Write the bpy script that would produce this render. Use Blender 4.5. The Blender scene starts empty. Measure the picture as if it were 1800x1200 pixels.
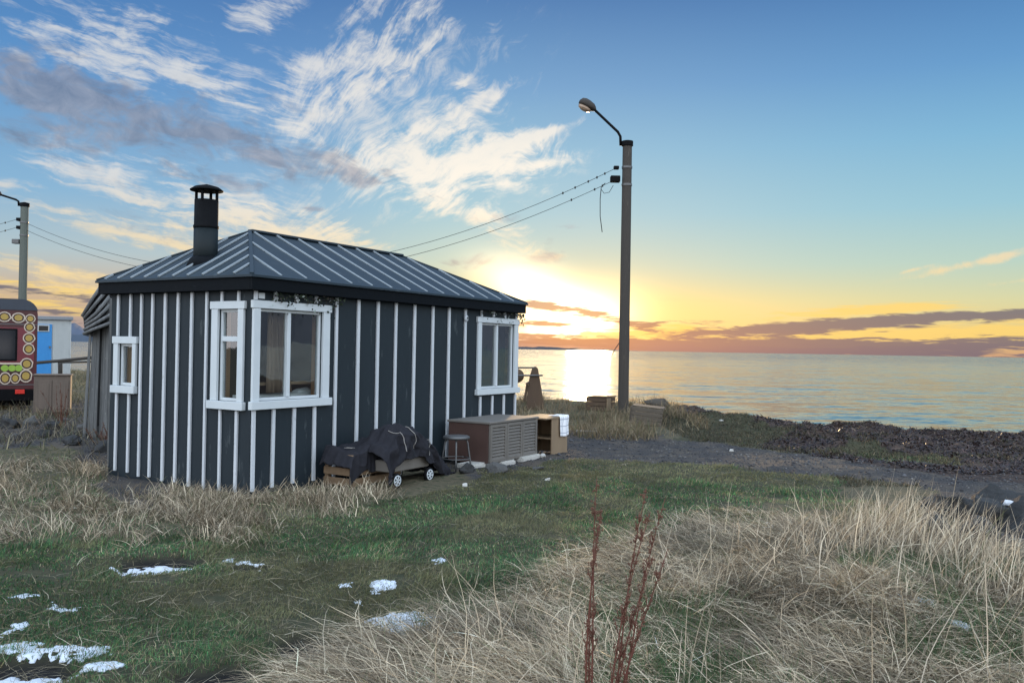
import bpy, bmesh, math, random
import numpy as np
from mathutils import Vector, Matrix

# ------------------------------------------------------------------ camera
F_PX, CAM_H = 1500.0, 1.6
ROLL, PITCH = math.radians(0.98), math.atan(13 / F_PX)
scene = bpy.context.scene
col = scene.collection
fw = np.array([0, math.cos(PITCH), math.sin(PITCH)])
up0 = np.array([0, -math.sin(PITCH), math.cos(PITCH)])
rt0 = np.array([1.0, 0, 0])
rt = rt0 * math.cos(ROLL) + up0 * math.sin(ROLL)
upv = -rt0 * math.sin(ROLL) + up0 * math.cos(ROLL)
CAM = np.array([0, 0, CAM_H])
cd = bpy.data.cameras.new("camera")
cd.sensor_width = 36.0
cd.lens = F_PX / 1800 * 36
cd.clip_start, cd.clip_end = 0.05, 80000
cam = bpy.data.objects.new("camera", cd)
col.objects.link(cam)
M = Matrix.Identity(4)
for i in range(3):
    M[i][0], M[i][1], M[i][2], M[i][3] = rt[i], upv[i], -fw[i], CAM[i]
cam.matrix_world = M
scene.camera = cam

def ray(x, y):
    return fw + rt * (x - 900) / F_PX + upv * (600 - y) / F_PX
def G(x, y, z=0.0):                       # where the line of sight meets the height z
    d = ray(x, y); return CAM + d * (z - CAM_H) / d[2]
def P(x, y, Y):                           # point at forward distance Y
    d = ray(x, y); return CAM + d * Y / d[1]

# ------------------------------------------------------------------ colour
def lin(c):
    return tuple(((v / 255) / 12.92 if v / 255 <= 0.04045 else ((v / 255 + 0.055) / 1.055) ** 2.4) for v in c)
def rgba(c, k=1.0): return (c[0] * k, c[1] * k, c[2] * k, 1.0)

# ------------------------------------------------------------------ node helper
class X:
    """a scalar socket with arithmetic that adds Math nodes"""
    def __init__(s, nt, sock): s.nt, s.k = nt, sock
    def _m(s, op, *a, clamp=False):
        n = s.nt.nodes.new("ShaderNodeMath"); n.operation = op; n.use_clamp = clamp
        for i, v in enumerate((s,) + a):
            if isinstance(v, X): s.nt.links.new(v.k, n.inputs[i])
            else: n.inputs[i].default_value = v
        return X(s.nt, n.outputs[0])
    def __add__(s, o): return s._m("ADD", o)
    def __sub__(s, o): return s._m("SUBTRACT", o)
    def __mul__(s, o): return s._m("MULTIPLY", o)
    def __truediv__(s, o): return s._m("DIVIDE", o)
    def clamp(s): return s._m("ADD", 0.0, clamp=True)
    def ss(s, a, b):
        n = s.nt.nodes.new("ShaderNodeMapRange"); n.interpolation_type = "SMOOTHSTEP"
        s.nt.links.new(s.k, n.inputs[0])
        n.inputs[1].default_value, n.inputs[2].default_value = a, b
        return X(s.nt, n.outputs[0])
def vec(nt, *xs):
    n = nt.nodes.new("ShaderNodeCombineXYZ")
    for i, v in enumerate(xs):
        if isinstance(v, X): nt.links.new(v.k, n.inputs[i])
        else: n.inputs[i].default_value = v
    return n.outputs[0]
def noise(nt, v, scale, detail=4, rough=0.55, dist=0.0, out=0):
    n = nt.nodes.new("ShaderNodeTexNoise")
    if v is not None: nt.links.new(v, n.inputs["Vector"])
    n.inputs["Scale"].default_value = scale; n.inputs["Detail"].default_value = detail
    n.inputs["Roughness"].default_value = rough; n.inputs["Distortion"].default_value = dist
    return X(nt, n.outputs[0]) if out == 0 else n.outputs[1]
def mixc(nt, fac, a, b, mode="MIX"):
    n = nt.nodes.new("ShaderNodeMix"); n.data_type = "RGBA"; n.blend_type = mode
    for i, v in ((0, fac), (6, a), (7, b)):
        if isinstance(v, X): nt.links.new(v.k, n.inputs[i])
        elif isinstance(v, bpy.types.NodeSocket): nt.links.new(v, n.inputs[i])
        elif isinstance(v, (tuple, list)): n.inputs[i].default_value = (v[0], v[1], v[2], 1)
        else: n.inputs[i].default_value = v
    return n.outputs[2]
def ramp(nt, x, stops, interp="LINEAR"):
    n = nt.nodes.new("ShaderNodeValToRGB"); nt.links.new(x.k, n.inputs[0])
    e = n.color_ramp.elements; n.color_ramp.interpolation = interp
    while len(e) < len(stops): e.new(0.5)
    for i, (p, c) in enumerate(stops): e[i].position = p; e[i].color = (c[0], c[1], c[2], 1)
    return n.outputs[0]

# ------------------------------------------------------------------ sky
SUN_PX = (1035, 567)
def sd(x, y):                             # azimuth and elevation in degrees of a direction seen in the photograph
    d = ray(x, y); return math.degrees(math.atan2(d[0], d[1])), math.degrees(math.atan2(d[2], math.hypot(d[0], d[1])))
SUN_AZ, SUN_EL = sd(*SUN_PX)
world = bpy.data.worlds.new("World"); scene.world = world
world.use_nodes = True
world.cycles.sampling_method = "MANUAL"; world.cycles.sample_map_resolution = 256
def build_sky():
    nt = world.node_tree; nt.nodes.clear(); L = nt.links.new
    tc = nt.nodes.new("ShaderNodeTexCoord")
    nm = nt.nodes.new("ShaderNodeVectorMath"); nm.operation = "NORMALIZE"; L(tc.outputs["Generated"], nm.inputs[0])
    sp = nt.nodes.new("ShaderNodeSeparateXYZ"); L(nm.outputs[0], sp.inputs[0])
    x, y, z = (X(nt, sp.outputs[i]) for i in range(3))
    az = x._m("ARCTAN2", y) * 57.2958
    el = z._m("ARCSINE") * 57.2958
    ae = vec(nt, az, el, 0.0)
    last = [None]
    def blobs(lst):
        acc = None
        for (px, py, rx, ry, rot, w) in lst:
            a, e = sd(px, py)
            m = nt.nodes.new("ShaderNodeMapping"); m.vector_type = "TEXTURE"
            if last[0] is None: L(ae, m.inputs[0])
            else:                         # a vanishing term of the sum so far: keeps the nodes evaluated one after another
                v = nt.nodes.new("ShaderNodeVectorMath"); v.operation = "MULTIPLY_ADD"
                L(last[0].k, v.inputs[0]); v.inputs[1].default_value = (1e-9, 1e-9, 1e-9); L(ae, v.inputs[2]); L(v.outputs[0], m.inputs[0])
            m.inputs[1].default_value = (a, e, 0); m.inputs[2].default_value = (0, 0, math.radians(rot))
            k = math.degrees(1 / F_PX); m.inputs[3].default_value = (rx * k, ry * k, 1)
            d = nt.nodes.new("ShaderNodeVectorMath"); d.operation = "DOT_PRODUCT"
            L(m.outputs[0], d.inputs[0]); L(m.outputs[0], d.inputs[1])
            q = nt.nodes.new("ShaderNodeMath"); q.operation = "POWER"; q.inputs[0].default_value = 0.3679
            L(d.outputs["Value"], q.inputs[1])
            r = X(nt, q.outputs[0]) * w
            acc = r if acc is None else acc + r
            last[0] = acc
        return acc
    S = lambda *c: lin(c)
    base = ramp(nt, (el / 45.0).clamp(), [
        (0.0, S(206, 160, 124)), (0.035, S(230, 204, 132)), (0.075, S(210, 214, 170)), (0.125, S(182, 211, 200)),
        (0.2, S(148, 199, 218)), (0.29, S(122, 182, 218)), (0.38, S(96, 155, 207)), (0.52, S(60, 114, 176)), (1.0, S(44, 88, 150))])
    cool = ramp(nt, (el / 45.0).clamp(), [(0.0, S(150, 140, 150)), (0.06, S(206, 180, 150)), (0.12, S(176, 196, 204)), (0.2, S(132, 180, 216)), (0.36, S(88, 146, 204)), (0.52, S(58, 110, 174)), (1.0, S(44, 88, 150))])
    base = mixc(nt, az.ss(-3, -17), base, cool)
    # the unseen sky behind the camera: pale blue, brightened to light the near side
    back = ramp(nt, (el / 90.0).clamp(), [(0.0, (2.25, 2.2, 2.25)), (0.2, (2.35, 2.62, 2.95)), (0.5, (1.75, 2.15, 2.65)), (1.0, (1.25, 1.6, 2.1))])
    # the same added brightness also covers the sky overhead, above the view
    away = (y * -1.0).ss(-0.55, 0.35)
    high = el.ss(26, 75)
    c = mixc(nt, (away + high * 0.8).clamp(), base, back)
    # glow round the sun
    g1 = blobs([(SUN_PX[0] - 25, SUN_PX[1] - 8, 88, 44, 6, 1.0), (945, 515, 85, 38, -22, 0.8), (1000, 600, 120, 18, 0, .4)])
    g2 = blobs([(1000, 552, 240, 80, 0, 1.0), (1260, 550, 380, 42, 0, .68)])
    g3 = blobs([(930, 420, 560, 300, 0, 1.0)])
    c = mixc(nt, g3 * 0.22, c, S(196, 220, 222))
    c = mixc(nt, g2 * 0.62, c, S(255, 230, 150))
    # --- high streaked cloud fanning up and to the right
    warp = noise(nt, ae, 0.11, 3, 0.5) - 0.5
    warp2 = noise(nt, ae, 0.45, 3, 0.5) - 0.5
    ca, ce = sd(330, 520)
    dx, dy = az - ca, el - ce
    th = dy._m("ARCTAN2", dx) + warp * 0.34 + warp2 * 0.03
    rr = (dx * dx + dy * dy)._m("SQRT")
    s1 = noise(nt, vec(nt, th * 15.0, rr * 0.20, 0.0), 1.7, 6, 0.68, 0.15)
    s2 = noise(nt, vec(nt, az * 0.26 + warp * 2.0, el * 1.7 + az * 0.27 + warp2 * 1.6, 3.0), 1.25, 6, 0.64, 0.2)
    tuft = noise(nt, vec(nt, az, el * 1.25, 9.0), 0.5, 5, 0.62, 0.6)
    fanm = az.ss(-16.5, -11.5)
    streak = s2 + (s1 - s2) * fanm
    ma = blobs([(752, 84, 62, 9, 47, 1.0), (715, 36, 80, 20, 42, .95), (640, 20, 60, 22, 50, .7), (455, 22, 75, 30, 25, .75), (628, 108, 82, 20, 14, .95), (528, 138, 46, 26, 35, .75), (618, 164, 84, 20, 24, .95), (560, 205, 60, 18, 20, .6),
                (868, 180, 34, 8, 48, .85), (822, 192, 70, 17, 36, .95), (809, 150, 24, 9, 55, .7), (962, 232, 54, 8, 16, .95), (905, 252, 90, 18, 17, 1.0), (850, 285, 120, 34, 4, 1.15), (945, 290, 60, 10, 10, .9),
                (735, 238, 95, 24, 22, .95), (690, 285, 110, 24, 4, .75), (770, 345, 100, 22, -18, .9), (845, 385, 90, 14, -14, .6), (235, 42, 60, 24, 10, .9), (100, 55, 56, 13, 4, .8), (165, 104, 75, 20, -12, .9), (300, 115, 95, 18, -12, 1.0),
                (350, 148, 70, 11, -12, .95), (415, 182, 62, 6, -9, 1.0), (40, 105, 40, 9, -35, .7), (530, 236, 48, 14, -20, .8), (240, 335, 130, 22, -22, .85), (440, 385, 150, 24, -24, 1.1), (600, 420, 110, 28, -18, .8), (190, 400, 130, 16, -14, .9),
                (330, 425, 120, 16, -12, .7), (110, 305, 70, 14, -22, .7), (70, 470, 130, 12, -6, .8), (160, 520, 130, 14, -10, .7), (20, 325, 40, 9, 0, .8), (930, 440, 80, 14, -10, .5), (1715, 462, 85, 7, 12, 1.2), (1790, 494, 34, 5, 8, .9), (1190, 527, 70, 3, -2, .8), (1610, 473, 22, 3, 14, .7)])
    da = ((streak - 0.5) * 5.0 + (tuft - 0.5) * 3.2 + (ma - 0.60) * 1.5).ss(-0.8, 1.25) * ma.ss(0.04, 0.35)
    lit = mixc(nt, g3, S(206, 212, 220), (1.08, 1.0, .86))
    lit = mixc(nt, el.ss(11, 3), lit, S(252, 222, 160))
    mv = blobs([(690, 185, 235, 130, 30, 1.0), (850, 300, 165, 62, 10, .9), (270, 110, 250, 66, -10, .85), (410, 385, 280, 62, -20, .85)])
    dv = ((streak - 0.5) * 4.4 + (tuft - 0.5) * 2.4 + (mv - 0.72) * 1.3).ss(-0.55, 1.3) * mv.ss(0.05, 0.45)
    c = mixc(nt, dv * 0.62, c, lit)
    c = mixc(nt, da * 0.86, c, lit)
    # --- lower grey mauve cloud in its own shade
    n3 = noise(nt, vec(nt, az * 0.5, el * 1.0 + az * 0.12, 5.0), 0.75, 7, 0.6, 0.5)
    mb = blobs([(80, 150, 130, 52, -5, .95), (210, 195, 160, 34, -12, .95), (360, 225, 130, 32, -14, .8), (60, 245, 120, 30, 0, .8), (520, 280, 110, 26, -8, 1.0),
                (610, 305, 80, 22, -8, 1.05), (300, 280, 130, 24, -14, .7), (430, 180, 120, 28, -5, .45), (140, 290, 90, 14, -20, .7), (420, 320, 70, 12, -15, .6),
                (960, 453, 55, 13, 10, .95), (965, 420, 18, 8, 0, .8), (800, 463, 60, 15, 8, .95), (860, 385, 55, 10, 5, .6), (552, 367, 16, 8, 0, .9), (215, 374, 45, 9, -12, .8),
                (275, 415, 60, 12, -10, .7), (760, 350, 60, 14, 0, .35), (1000, 398, 30, 7, 0, .45)])
    db = ((n3 - 0.5) * 7.0 + (mb - 0.86) * 1.4).ss(-0.9, 1.2) * mb.ss(0.08, 0.4)
    shade = mixc(nt, g2, mixc(nt, (tuft * 2.4 - 0.7).clamp(), S(108, 118, 142), S(160, 164, 180)), S(176, 156, 140))
    c = mixc(nt, db * 0.74, c, shade)
    # --- sun glow over everything high
    hot = g1.clamp()
    hc = mixc(nt, hot, c, (3.6, 2.9, 1.8))
    c = hc
    # --- bands along the horizon
    n4 = noise(nt, vec(nt, az * 0.42, el * 3.4, 2.0), 1.3, 7, 0.58, 0.3)
    n5 = noise(nt, vec(nt, az * 0.3, el * 3.6, 7.0), 1.2, 6, 0.62, 0.4)
    mo = blobs([(1500, 548, 150, 9, 4, .9), (1560, 540, 60, 6, 2, .8), (1450, 598, 330, 13, 2, .95), (1700, 585, 180, 12, 2, .8), (1150, 585, 150, 14, 2, .9), (1000, 600, 120, 8, 0, .8),
                (70, 505, 140, 9, -6, .7), (70, 535, 140, 10, -8, .7), (1800, 560, 90, 8, 0, .6)])
    do = ((n5 - 0.5) * 4.5 + (mo - 0.5) * 1.5).ss(-0.5, 0.6) * mo.ss(.05, .35)
    c = mixc(nt, do * 0.85, c, (0.96, 0.68, 0.20))
    md = blobs([(1490, 570, 130, 13, 4, 1.1), (1600, 562, 110, 8, 5, .9), (1300, 581, 110, 9, 3, .95), (1680, 555, 60, 5, 0, .5), (1785, 553, 70, 9, 4, 1.1), (1730, 604, 180, 13, 3, 1.0), (1520, 609, 140, 10, 0, .8),
                (1290, 603, 180, 12, 2, 1.0), (1120, 606, 120, 10, 0, .85), (960, 538, 62, 9, -6, 1.1), (1050, 552, 50, 7, -8, .9), (950, 569, 75, 6, 0, 1.0), (1200, 566, 70, 4, 0, .8), (1120, 573, 60, 9, -4, .9),
                (930, 594, 140, 10, 0, .95), (1000, 609, 300, 8, 0, .8), (60, 512, 130, 7, -6, .9), (80, 545, 130, 5, -6, .8), (90, 574, 130, 12, 0, .6), (1500, 622, 500, 5, 0, .8), (1150, 608, 420, 8, 0, .5)])
    dd = ((n4 - 0.5) * 4.6 + (md - 0.62) * 1.6).ss(-0.45, 0.5) * md.ss(0.06, 0.4)
    gb = blobs([(1000, 565, 120, 45, 0, 1.0)])
    band = mixc(nt, gb, S(104, 106, 124), S(158, 122, 100))
    c = mixc(nt, dd * 0.92, c, band)
    # --- physical sky, low sun, added over the whole dome
    sky = nt.nodes.new("ShaderNodeTexSky"); sky.sky_type = "NISHITA"; sky.sun_disc = False
    sky.sun_elevation = math.radians(max(SUN_EL, 1.0)); sky.sun_rotation = math.radians(SUN_AZ)
    b1 = nt.nodes.new("ShaderNodeBackground"); L(sky.outputs[0], b1.inputs[0]); b1.inputs[1].default_value = 0.012
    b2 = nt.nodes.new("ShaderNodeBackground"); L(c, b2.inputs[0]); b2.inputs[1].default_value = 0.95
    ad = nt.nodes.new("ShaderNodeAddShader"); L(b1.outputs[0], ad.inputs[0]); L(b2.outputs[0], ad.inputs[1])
    out = nt.nodes.new("ShaderNodeOutputWorld"); L(ad.outputs[0], out.inputs[0])
build_sky()

# ------------------------------------------------------------------ sun, low behind thin cloud
sl = bpy.data.lights.new("sun", "SUN"); sl.energy = 3.2; sl.angle = math.radians(2.0); sl.color = (1.0, 0.68, 0.36)
sun = bpy.data.objects.new("sun", sl); col.objects.link(sun)
_a, _e = math.radians(SUN_AZ), math.radians(SUN_EL + 1.2)
sun_dir = Vector((math.sin(_a) * math.cos(_e), math.cos(_a) * math.cos(_e), math.sin(_e)))
sun.rotation_euler = sun_dir.to_track_quat("Z", "Y").to_euler()
scene.view_settings.view_transform = "Standard"; scene.view_settings.look = "None"
scene.view_settings.exposure = 0.0; scene.view_settings.gamma = 1.0
scene.view_settings.use_curve_mapping = False

# ------------------------------------------------------------------ mesh helpers
class MB:
    """collects shapes into one mesh"""
    def __init__(s): s.v, s.f, s.c = [], [], []
    def add(s, vs, fs):
        o = len(s.v); s.v += [tuple(float(q) for q in p) for p in vs]; s.f += [tuple(i + o for i in f) for f in fs]; return s
    def box(s, x0, y0, z0, x1, y1, z1):
        return s.hexa([(x0, y0, z0), (x1, y0, z0), (x1, y1, z0), (x0, y1, z0)], [(x0, y0, z1), (x1, y0, z1), (x1, y1, z1), (x0, y1, z1)])
    def hexa(s, a, b):
        return s.add(list(a) + list(b), [(3, 2, 1, 0), (4, 5, 6, 7), (0, 1, 5, 4), (1, 2, 6, 5), (2, 3, 7, 6), (3, 0, 4, 7)])
    def prism(s, a, b):
        """solid between two equal loops"""
        n = len(a)
        return s.add(list(a) + list(b), [tuple(range(n))[::-1], tuple(range(n, 2 * n))] + [(i, (i + 1) % n, n + (i + 1) % n, n + i) for i in range(n)])
    def bar(s, p, q, w, h, up=(0, 0, 1)):
        p, q, up = Vector(p), Vector(q), Vector(up)
        d = (q - p).normalized(); a = d.cross(up)
        if a.length < 1e-5: a = d.cross(Vector((1, 0, 0)))
        a.normalize(); b = a.cross(d)
        a *= w / 2; b *= h / 2
        return s.hexa([p - a - b, p + a - b, p + a + b, p - a + b], [q - a - b, q + a - b, q + a + b, q - a + b])
    def tube(s, pts, r, n=8, cap=True):
        pts = [Vector(p) for p in pts]; rs = r if isinstance(r, (list, tuple)) else [r] * len(pts)
        rings, ref = [], None
        for i, p in enumerate(pts):
            d = (pts[min(i + 1, len(pts) - 1)] - pts[max(i - 1, 0)]).normalized()
            if ref is None:
                ref = d.cross(Vector((0, 0, 1)))
                if ref.length < 1e-3: ref = d.cross(Vector((1, 0, 0)))
            ref = (ref - d * ref.dot(d)).normalized(); o = d.cross(ref)
            rings.append([p + (ref * math.cos(2 * math.pi * k / n) + o * math.sin(2 * math.pi * k / n)) * rs[i] for k in range(n)])
        vs = [q for g in rings for q in g]; fs = []
        for i in range(len(pts) - 1):
            fs += [(i * n + k, i * n + (k + 1) % n, (i + 1) * n + (k + 1) % n, (i + 1) * n + k) for k in range(n)]
        if cap: fs += [tuple(range(n))[::-1], tuple(range((len(pts) - 1) * n, len(pts) * n))]
        return s.add(vs, fs)
    def lathe(s, prof, c=(0, 0, 0), n=24, axis="Z", ring=False):
        if ring: prof = list(prof) + [prof[0]]
        vs = []
        for r, z in prof:
            for k in range(n):
                a = 2 * math.pi * k / n; p = (r * math.cos(a), r * math.sin(a), z)
                if axis == "X": p = (p[2], p[0], p[1])
                if axis == "Y": p = (p[0], p[2], p[1])
                vs.append((p[0] + c[0], p[1] + c[1], p[2] + c[2]))
        m = len(prof); fs = []
        for i in range(m - 1):
            fs += [(i * n + k, i * n + (k + 1) % n, (i + 1) * n + (k + 1) % n, (i + 1) * n + k) for k in range(n)]
        if not ring: fs += [tuple(range(n))[::-1], tuple(range((m - 1) * n, m * n))]
        return s.add(vs, fs)
    def build(s, name, m, parent=None, smooth=False, bevel=0.0, seg=1):
        me = bpy.data.meshes.new(name); me.from_pydata(s.v, [], s.f)
        bm = bmesh.new(); bm.from_mesh(me); bmesh.ops.recalc_face_normals(bm, faces=bm.faces[:])
        if bevel: bmesh.ops.bevel(bm, geom=bm.edges[:], offset=bevel, segments=seg, affect="EDGES", clamp_overlap=True)
        bm.to_mesh(me); bm.free()
        if smooth:
            me.polygons.foreach_set("use_smooth", [True] * len(me.polygons))
        me.materials.append(m)
        o = bpy.data.objects.new(name, me); col.objects.link(o)
        if parent: o.parent = parent
        return o
def tag(o, label=None, cat=None, group=None, kind=None):
    if label: o["label"] = label
    if cat: o["category"] = cat
    if group: o["group"] = group
    if kind: o["kind"] = kind
    return o
def thing(name, label, cat, loc=(0, 0, 0), rz=0.0, group=None):
    o = bpy.data.objects.new(name, None); col.objects.link(o); o.empty_display_size = 0.2
    o.location = tuple(float(q) for q in loc); o.rotation_euler = (0, 0, rz)
    return tag(o, label, cat, group)
def copy_tree(o, parent=None):
    c = o.copy(); col.objects.link(c)
    if parent: c.parent = parent
    for ch in list(o.children): copy_tree(ch, c)
    return c

# ------------------------------------------------------------------ numpy noise
def _h(ix, iy, seed):
    n = (ix * 374761393 + iy * 668265263 + seed * 974711) & 0x7fffffff
    n = ((n ^ (n >> 13)) * 1274126177) & 0x7fffffff
    return ((n ^ (n >> 16)) & 0xffff) / 65535.0
def vnoise(x, y, seed=0):
    ix, iy = np.floor(x).astype(np.int64), np.floor(y).astype(np.int64)
    fx, fy = x - ix, y - iy
    fx, fy = fx * fx * (3 - 2 * fx), fy * fy * (3 - 2 * fy)
    a = _h(ix, iy, seed) * (1 - fx) + _h(ix + 1, iy, seed) * fx
    b = _h(ix, iy + 1, seed) * (1 - fx) + _h(ix + 1, iy + 1, seed) * fx
    return a * (1 - fy) + b * fy
def fbm(x, y, seed=0, o=4):
    t, a, s = 0.0, 0.5, 0.0
    for i in range(o):
        t = t + a * vnoise(x * 2 ** i, y * 2 ** i, seed + i * 17); s += a; a *= 0.55
    return t / s
def sst(t, a, b):
    t = np.clip((t - a) / (b - a), 0, 1); return t * t * (3 - 2 * t)
rng = np.random.default_rng(7); random.seed(7)

# ------------------------------------------------------------------ materials
def mat(name):
    m = bpy.data.materials.new(name); m.use_nodes = True
    nt = m.node_tree; p = nt.nodes["Principled BSDF"]
    return m, nt, p
def bump(nt, p, h, strength=0.3, dist=0.01):
    b = nt.nodes.new("ShaderNodeBump"); b.inputs["Strength"].default_value = strength; b.inputs["Distance"].default_value = dist
    nt.links.new(h.k if isinstance(h, X) else h, b.inputs["Height"]); nt.links.new(b.outputs[0], p.inputs["Normal"])
def ocoord(nt, sx=1, sy=1, sz=1, world_space=False):
    if world_space:
        src = nt.nodes.new("ShaderNodeNewGeometry").outputs["Position"]
    else:
        src = nt.nodes.new("ShaderNodeTexCoord").outputs["Object"]
    m = nt.nodes.new("ShaderNodeMapping"); nt.links.new(src, m.inputs[0]); m.inputs[3].default_value = (sx, sy, sz)
    return m.outputs[0]
def plain(name, a, b=None, scale=6, rough=0.6, stretch=(1, 1, 1), bmp=0.2, bdist=0.004, metal=0.0, spec=0.4, wear=None, wear_at=0.62):
    """two-tone noisy surface; wear = a third colour in sparse patches"""
    m, nt, p = mat(name); b = b or tuple(v * 0.7 for v in a)
    v = ocoord(nt, *stretch)
    n = noise(nt, v, scale, 6, 0.6); n2 = noise(nt, v, scale * 7, 3, 0.6)
    c = mixc(nt, (n * 1.6 - 0.3).clamp(), b, a)
    c = mixc(nt, (n2 - 0.5) * 0.5 + 0.2, c, b)
    if wear:
        w = noise(nt, v, scale * 2.3, 7, 0.7)
        c = mixc(nt, w.ss(wear_at, wear_at + 0.06), c, wear)
    nt.links.new(c, p.inputs["Base Color"])
    nt.links.new((n * 0.25 + (rough - 0.12)).k, p.inputs["Roughness"])
    p.inputs["Metallic"].default_value = metal; p.inputs["Specular IOR Level"].default_value = spec
    bump(nt, p, n2 * 0.6 + n, bmp, bdist)
    return m
def vcol_leaf(name, rough=0.65, trans=0.35):
    m, nt, p = mat(name)
    a = nt.nodes.new("ShaderNodeAttribute"); a.attribute_name = "tint"
    nt.links.new(a.outputs["Color"], p.inputs["Base Color"]); p.inputs["Roughness"].default_value = rough
    p.inputs["Specular IOR Level"].default_value = 0.25
    t = nt.nodes.new("ShaderNodeBsdfTranslucent"); nt.links.new(a.outputs["Color"], t.inputs[0])
    mx = nt.nodes.new("ShaderNodeMixShader"); mx.inputs[0].default_value = trans
    nt.links.new(p.outputs[0], mx.inputs[1]); nt.links.new(t.outputs[0], mx.inputs[2])
    nt.links.new(mx.outputs[0], nt.nodes["Material Output"].inputs[0])
    return m
MAT = dict(
    wall=plain("dark_painted_boards", (0.0165, 0.0250, 0.0315), (0.011, 0.0172, 0.0225), 3.0, 0.6, (1.5, 1.5, 0.35), 0.5, 0.004, spec=0.25, wear=(0.040, 0.050, 0.056), wear_at=0.59),
    batten=plain("white_painted_batten", (0.56, 0.58, 0.60), (0.42, 0.45, 0.48), 4.0, 0.5, (1, 1, 0.5), 0.4, 0.003, wear=(0.34, 0.35, 0.35), wear_at=0.66),
    white=plain("white_painted_trim", (0.55, 0.585, 0.60), (0.46, 0.50, 0.52), 4.0, 0.45, (1, 1, 1), 0.3, 0.002, wear=(0.45, 0.45, 0.44), wear_at=0.67),
    roof=plain("slate_blue_roof", (0.020, 0.034, 0.045), (0.013, 0.023, 0.032), 2.2, 0.55, (1, 1, 1), 0.5, 0.004, spec=0.3, wear=(0.032, 0.046, 0.056), wear_at=0.61),
    ribs=plain("pale_roof_batten", (0.27, 0.305, 0.325), (0.18, 0.21, 0.23), 5.0, 0.55, wear=(0.12, 0.14, 0.15), wear_at=0.63),
    fascia=plain("black_fascia_felt", (0.0045, 0.0065, 0.009), (0.003, 0.0042, 0.006), 5.0, 0.7, (1, 1, 1), 0.6, 0.004, spec=0.1, wear=(0.014, 0.017, 0.020), wear_at=0.64),
    black=plain("sooty_black_steel", (0.0035, 0.004, 0.0048), (0.006, 0.006, 0.007), 8, 0.7, spec=0.08),
    flue=plain("grey_green_steel", (0.009, 0.0155, 0.018), (0.006, 0.010, 0.012), 5, 0.55, spec=0.2),
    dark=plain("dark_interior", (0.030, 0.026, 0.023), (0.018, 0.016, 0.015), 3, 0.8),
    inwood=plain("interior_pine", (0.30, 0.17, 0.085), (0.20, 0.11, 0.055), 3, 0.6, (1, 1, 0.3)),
    curtain=plain("brown_curtain", (0.22, 0.155, 0.105), (0.15, 0.105, 0.07), 14, 0.9, (1, 1, 0.15)),
    oldwood=plain("weathered_grey_plank", (0.21, 0.215, 0.21), (0.055, 0.056, 0.058), 3.5, 0.8, (6, 6, 0.45), 0.8, 0.012, wear=(0.30, 0.29, 0.27), wear_at=0.62),
    headshell=plain("brown_lamp_shell", (.05, .042, .036), (.03, .026, .023), 6, .6, spec=.2),
    darkwood=plain("dark_shed_boards", (0.030, 0.030, 0.030), (0.016, 0.016, 0.017), 4, 0.85, (1, 1, 1), 0.6, 0.008),
    palepole=plain("grey_green_pole", (0.12, 0.135, 0.115), (0.08, 0.09, 0.078), 3.0, 0.8, (5, 5, 0.4), 0.6, 0.01),
    polewood=plain("dark_pole_timber", (0.062, 0.052, 0.042), (0.036, 0.031, 0.027), 3.0, 0.8, (5, 5, 0.4), 0.8, 0.01, wear=(0.10, 0.085, 0.07), wear_at=0.62),
    crate=plain("bare_crate_wood", (0.24, 0.16, 0.095), (0.13, 0.085, 0.05), 5, 0.75, (0.5, 3, 3), 0.6, 0.006, wear=(0.08, 0.06, 0.045), wear_at=0.62),
    ply=plain("pale_plywood", (0.27, 0.195, 0.12), (0.19, 0.135, 0.085), 3, 0.7, (2, 2, 0.5), 0.4, 0.004, wear=(0.17, 0.11, 0.065), wear_at=0.63),
    louvre=plain("faded_brown_cabinet_paint", (0.165, 0.150, 0.132), (0.115, 0.104, 0.092), 4, 0.65, (1, 1, 1), 0.4, 0.004, wear=(0.26, 0.22, 0.18), wear_at=0.64),
    mahog=plain("red_brown_side_panel", (0.085, 0.046, 0.036), (0.055, 0.032, 0.027), 2.5, 0.5, (1, 1, 0.5), 0.4, 0.004),
    cloth=plain("charcoal_wool", (0.030, 0.030, 0.036), (0.017, 0.017, 0.021), 30, 0.95, bmp=0.5, bdist=0.003, spec=0.1),
    piping=plain("pale_blanket_edging", (0.30, 0.28, 0.26), None, 20, 0.9),
    rock=plain("grey_shore_rock", (0.11, 0.106, 0.098), (0.046, 0.046, 0.046), 4, 0.85, bmp=0.9, bdist=0.03, wear=(0.30, 0.29, 0.27), wear_at=0.63),
    darkrock=plain("dark_basalt_rock", (0.042, 0.042, 0.042), (0.017, 0.018, 0.019), 4, 0.85, bmp=0.9, bdist=0.03, wear=(0.085, 0.085, 0.08), wear_at=0.64),
    stone=plain("white_washed_stone", (0.52, 0.50, 0.46), (0.36, 0.35, 0.32), 5, 0.8, bmp=0.6, bdist=0.01),
    steel=plain("dull_grey_steel", (0.16, 0.16, 0.16), (0.09, 0.09, 0.09), 6, 0.5, metal=0.6),
    cable=plain("black_cable", (0.018, 0.018, 0.018), None, 6, 0.6),
    snow=plain("old_snow", (0.70, 0.74, 0.80), (0.50, 0.55, 0.62), 9, 0.6, bmp=0.9, bdist=0.012, wear=(0.30, 0.32, 0.33), wear_at=0.64),
    bark=plain("red_brown_stem", (0.150, 0.046, 0.028), (0.085, 0.028, 0.019), 8, 0.7),
    seed=plain("rust_seed_heads", (0.16, 0.078, 0.046), (0.095, 0.046, 0.03), 20, 0.8),
)
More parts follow.
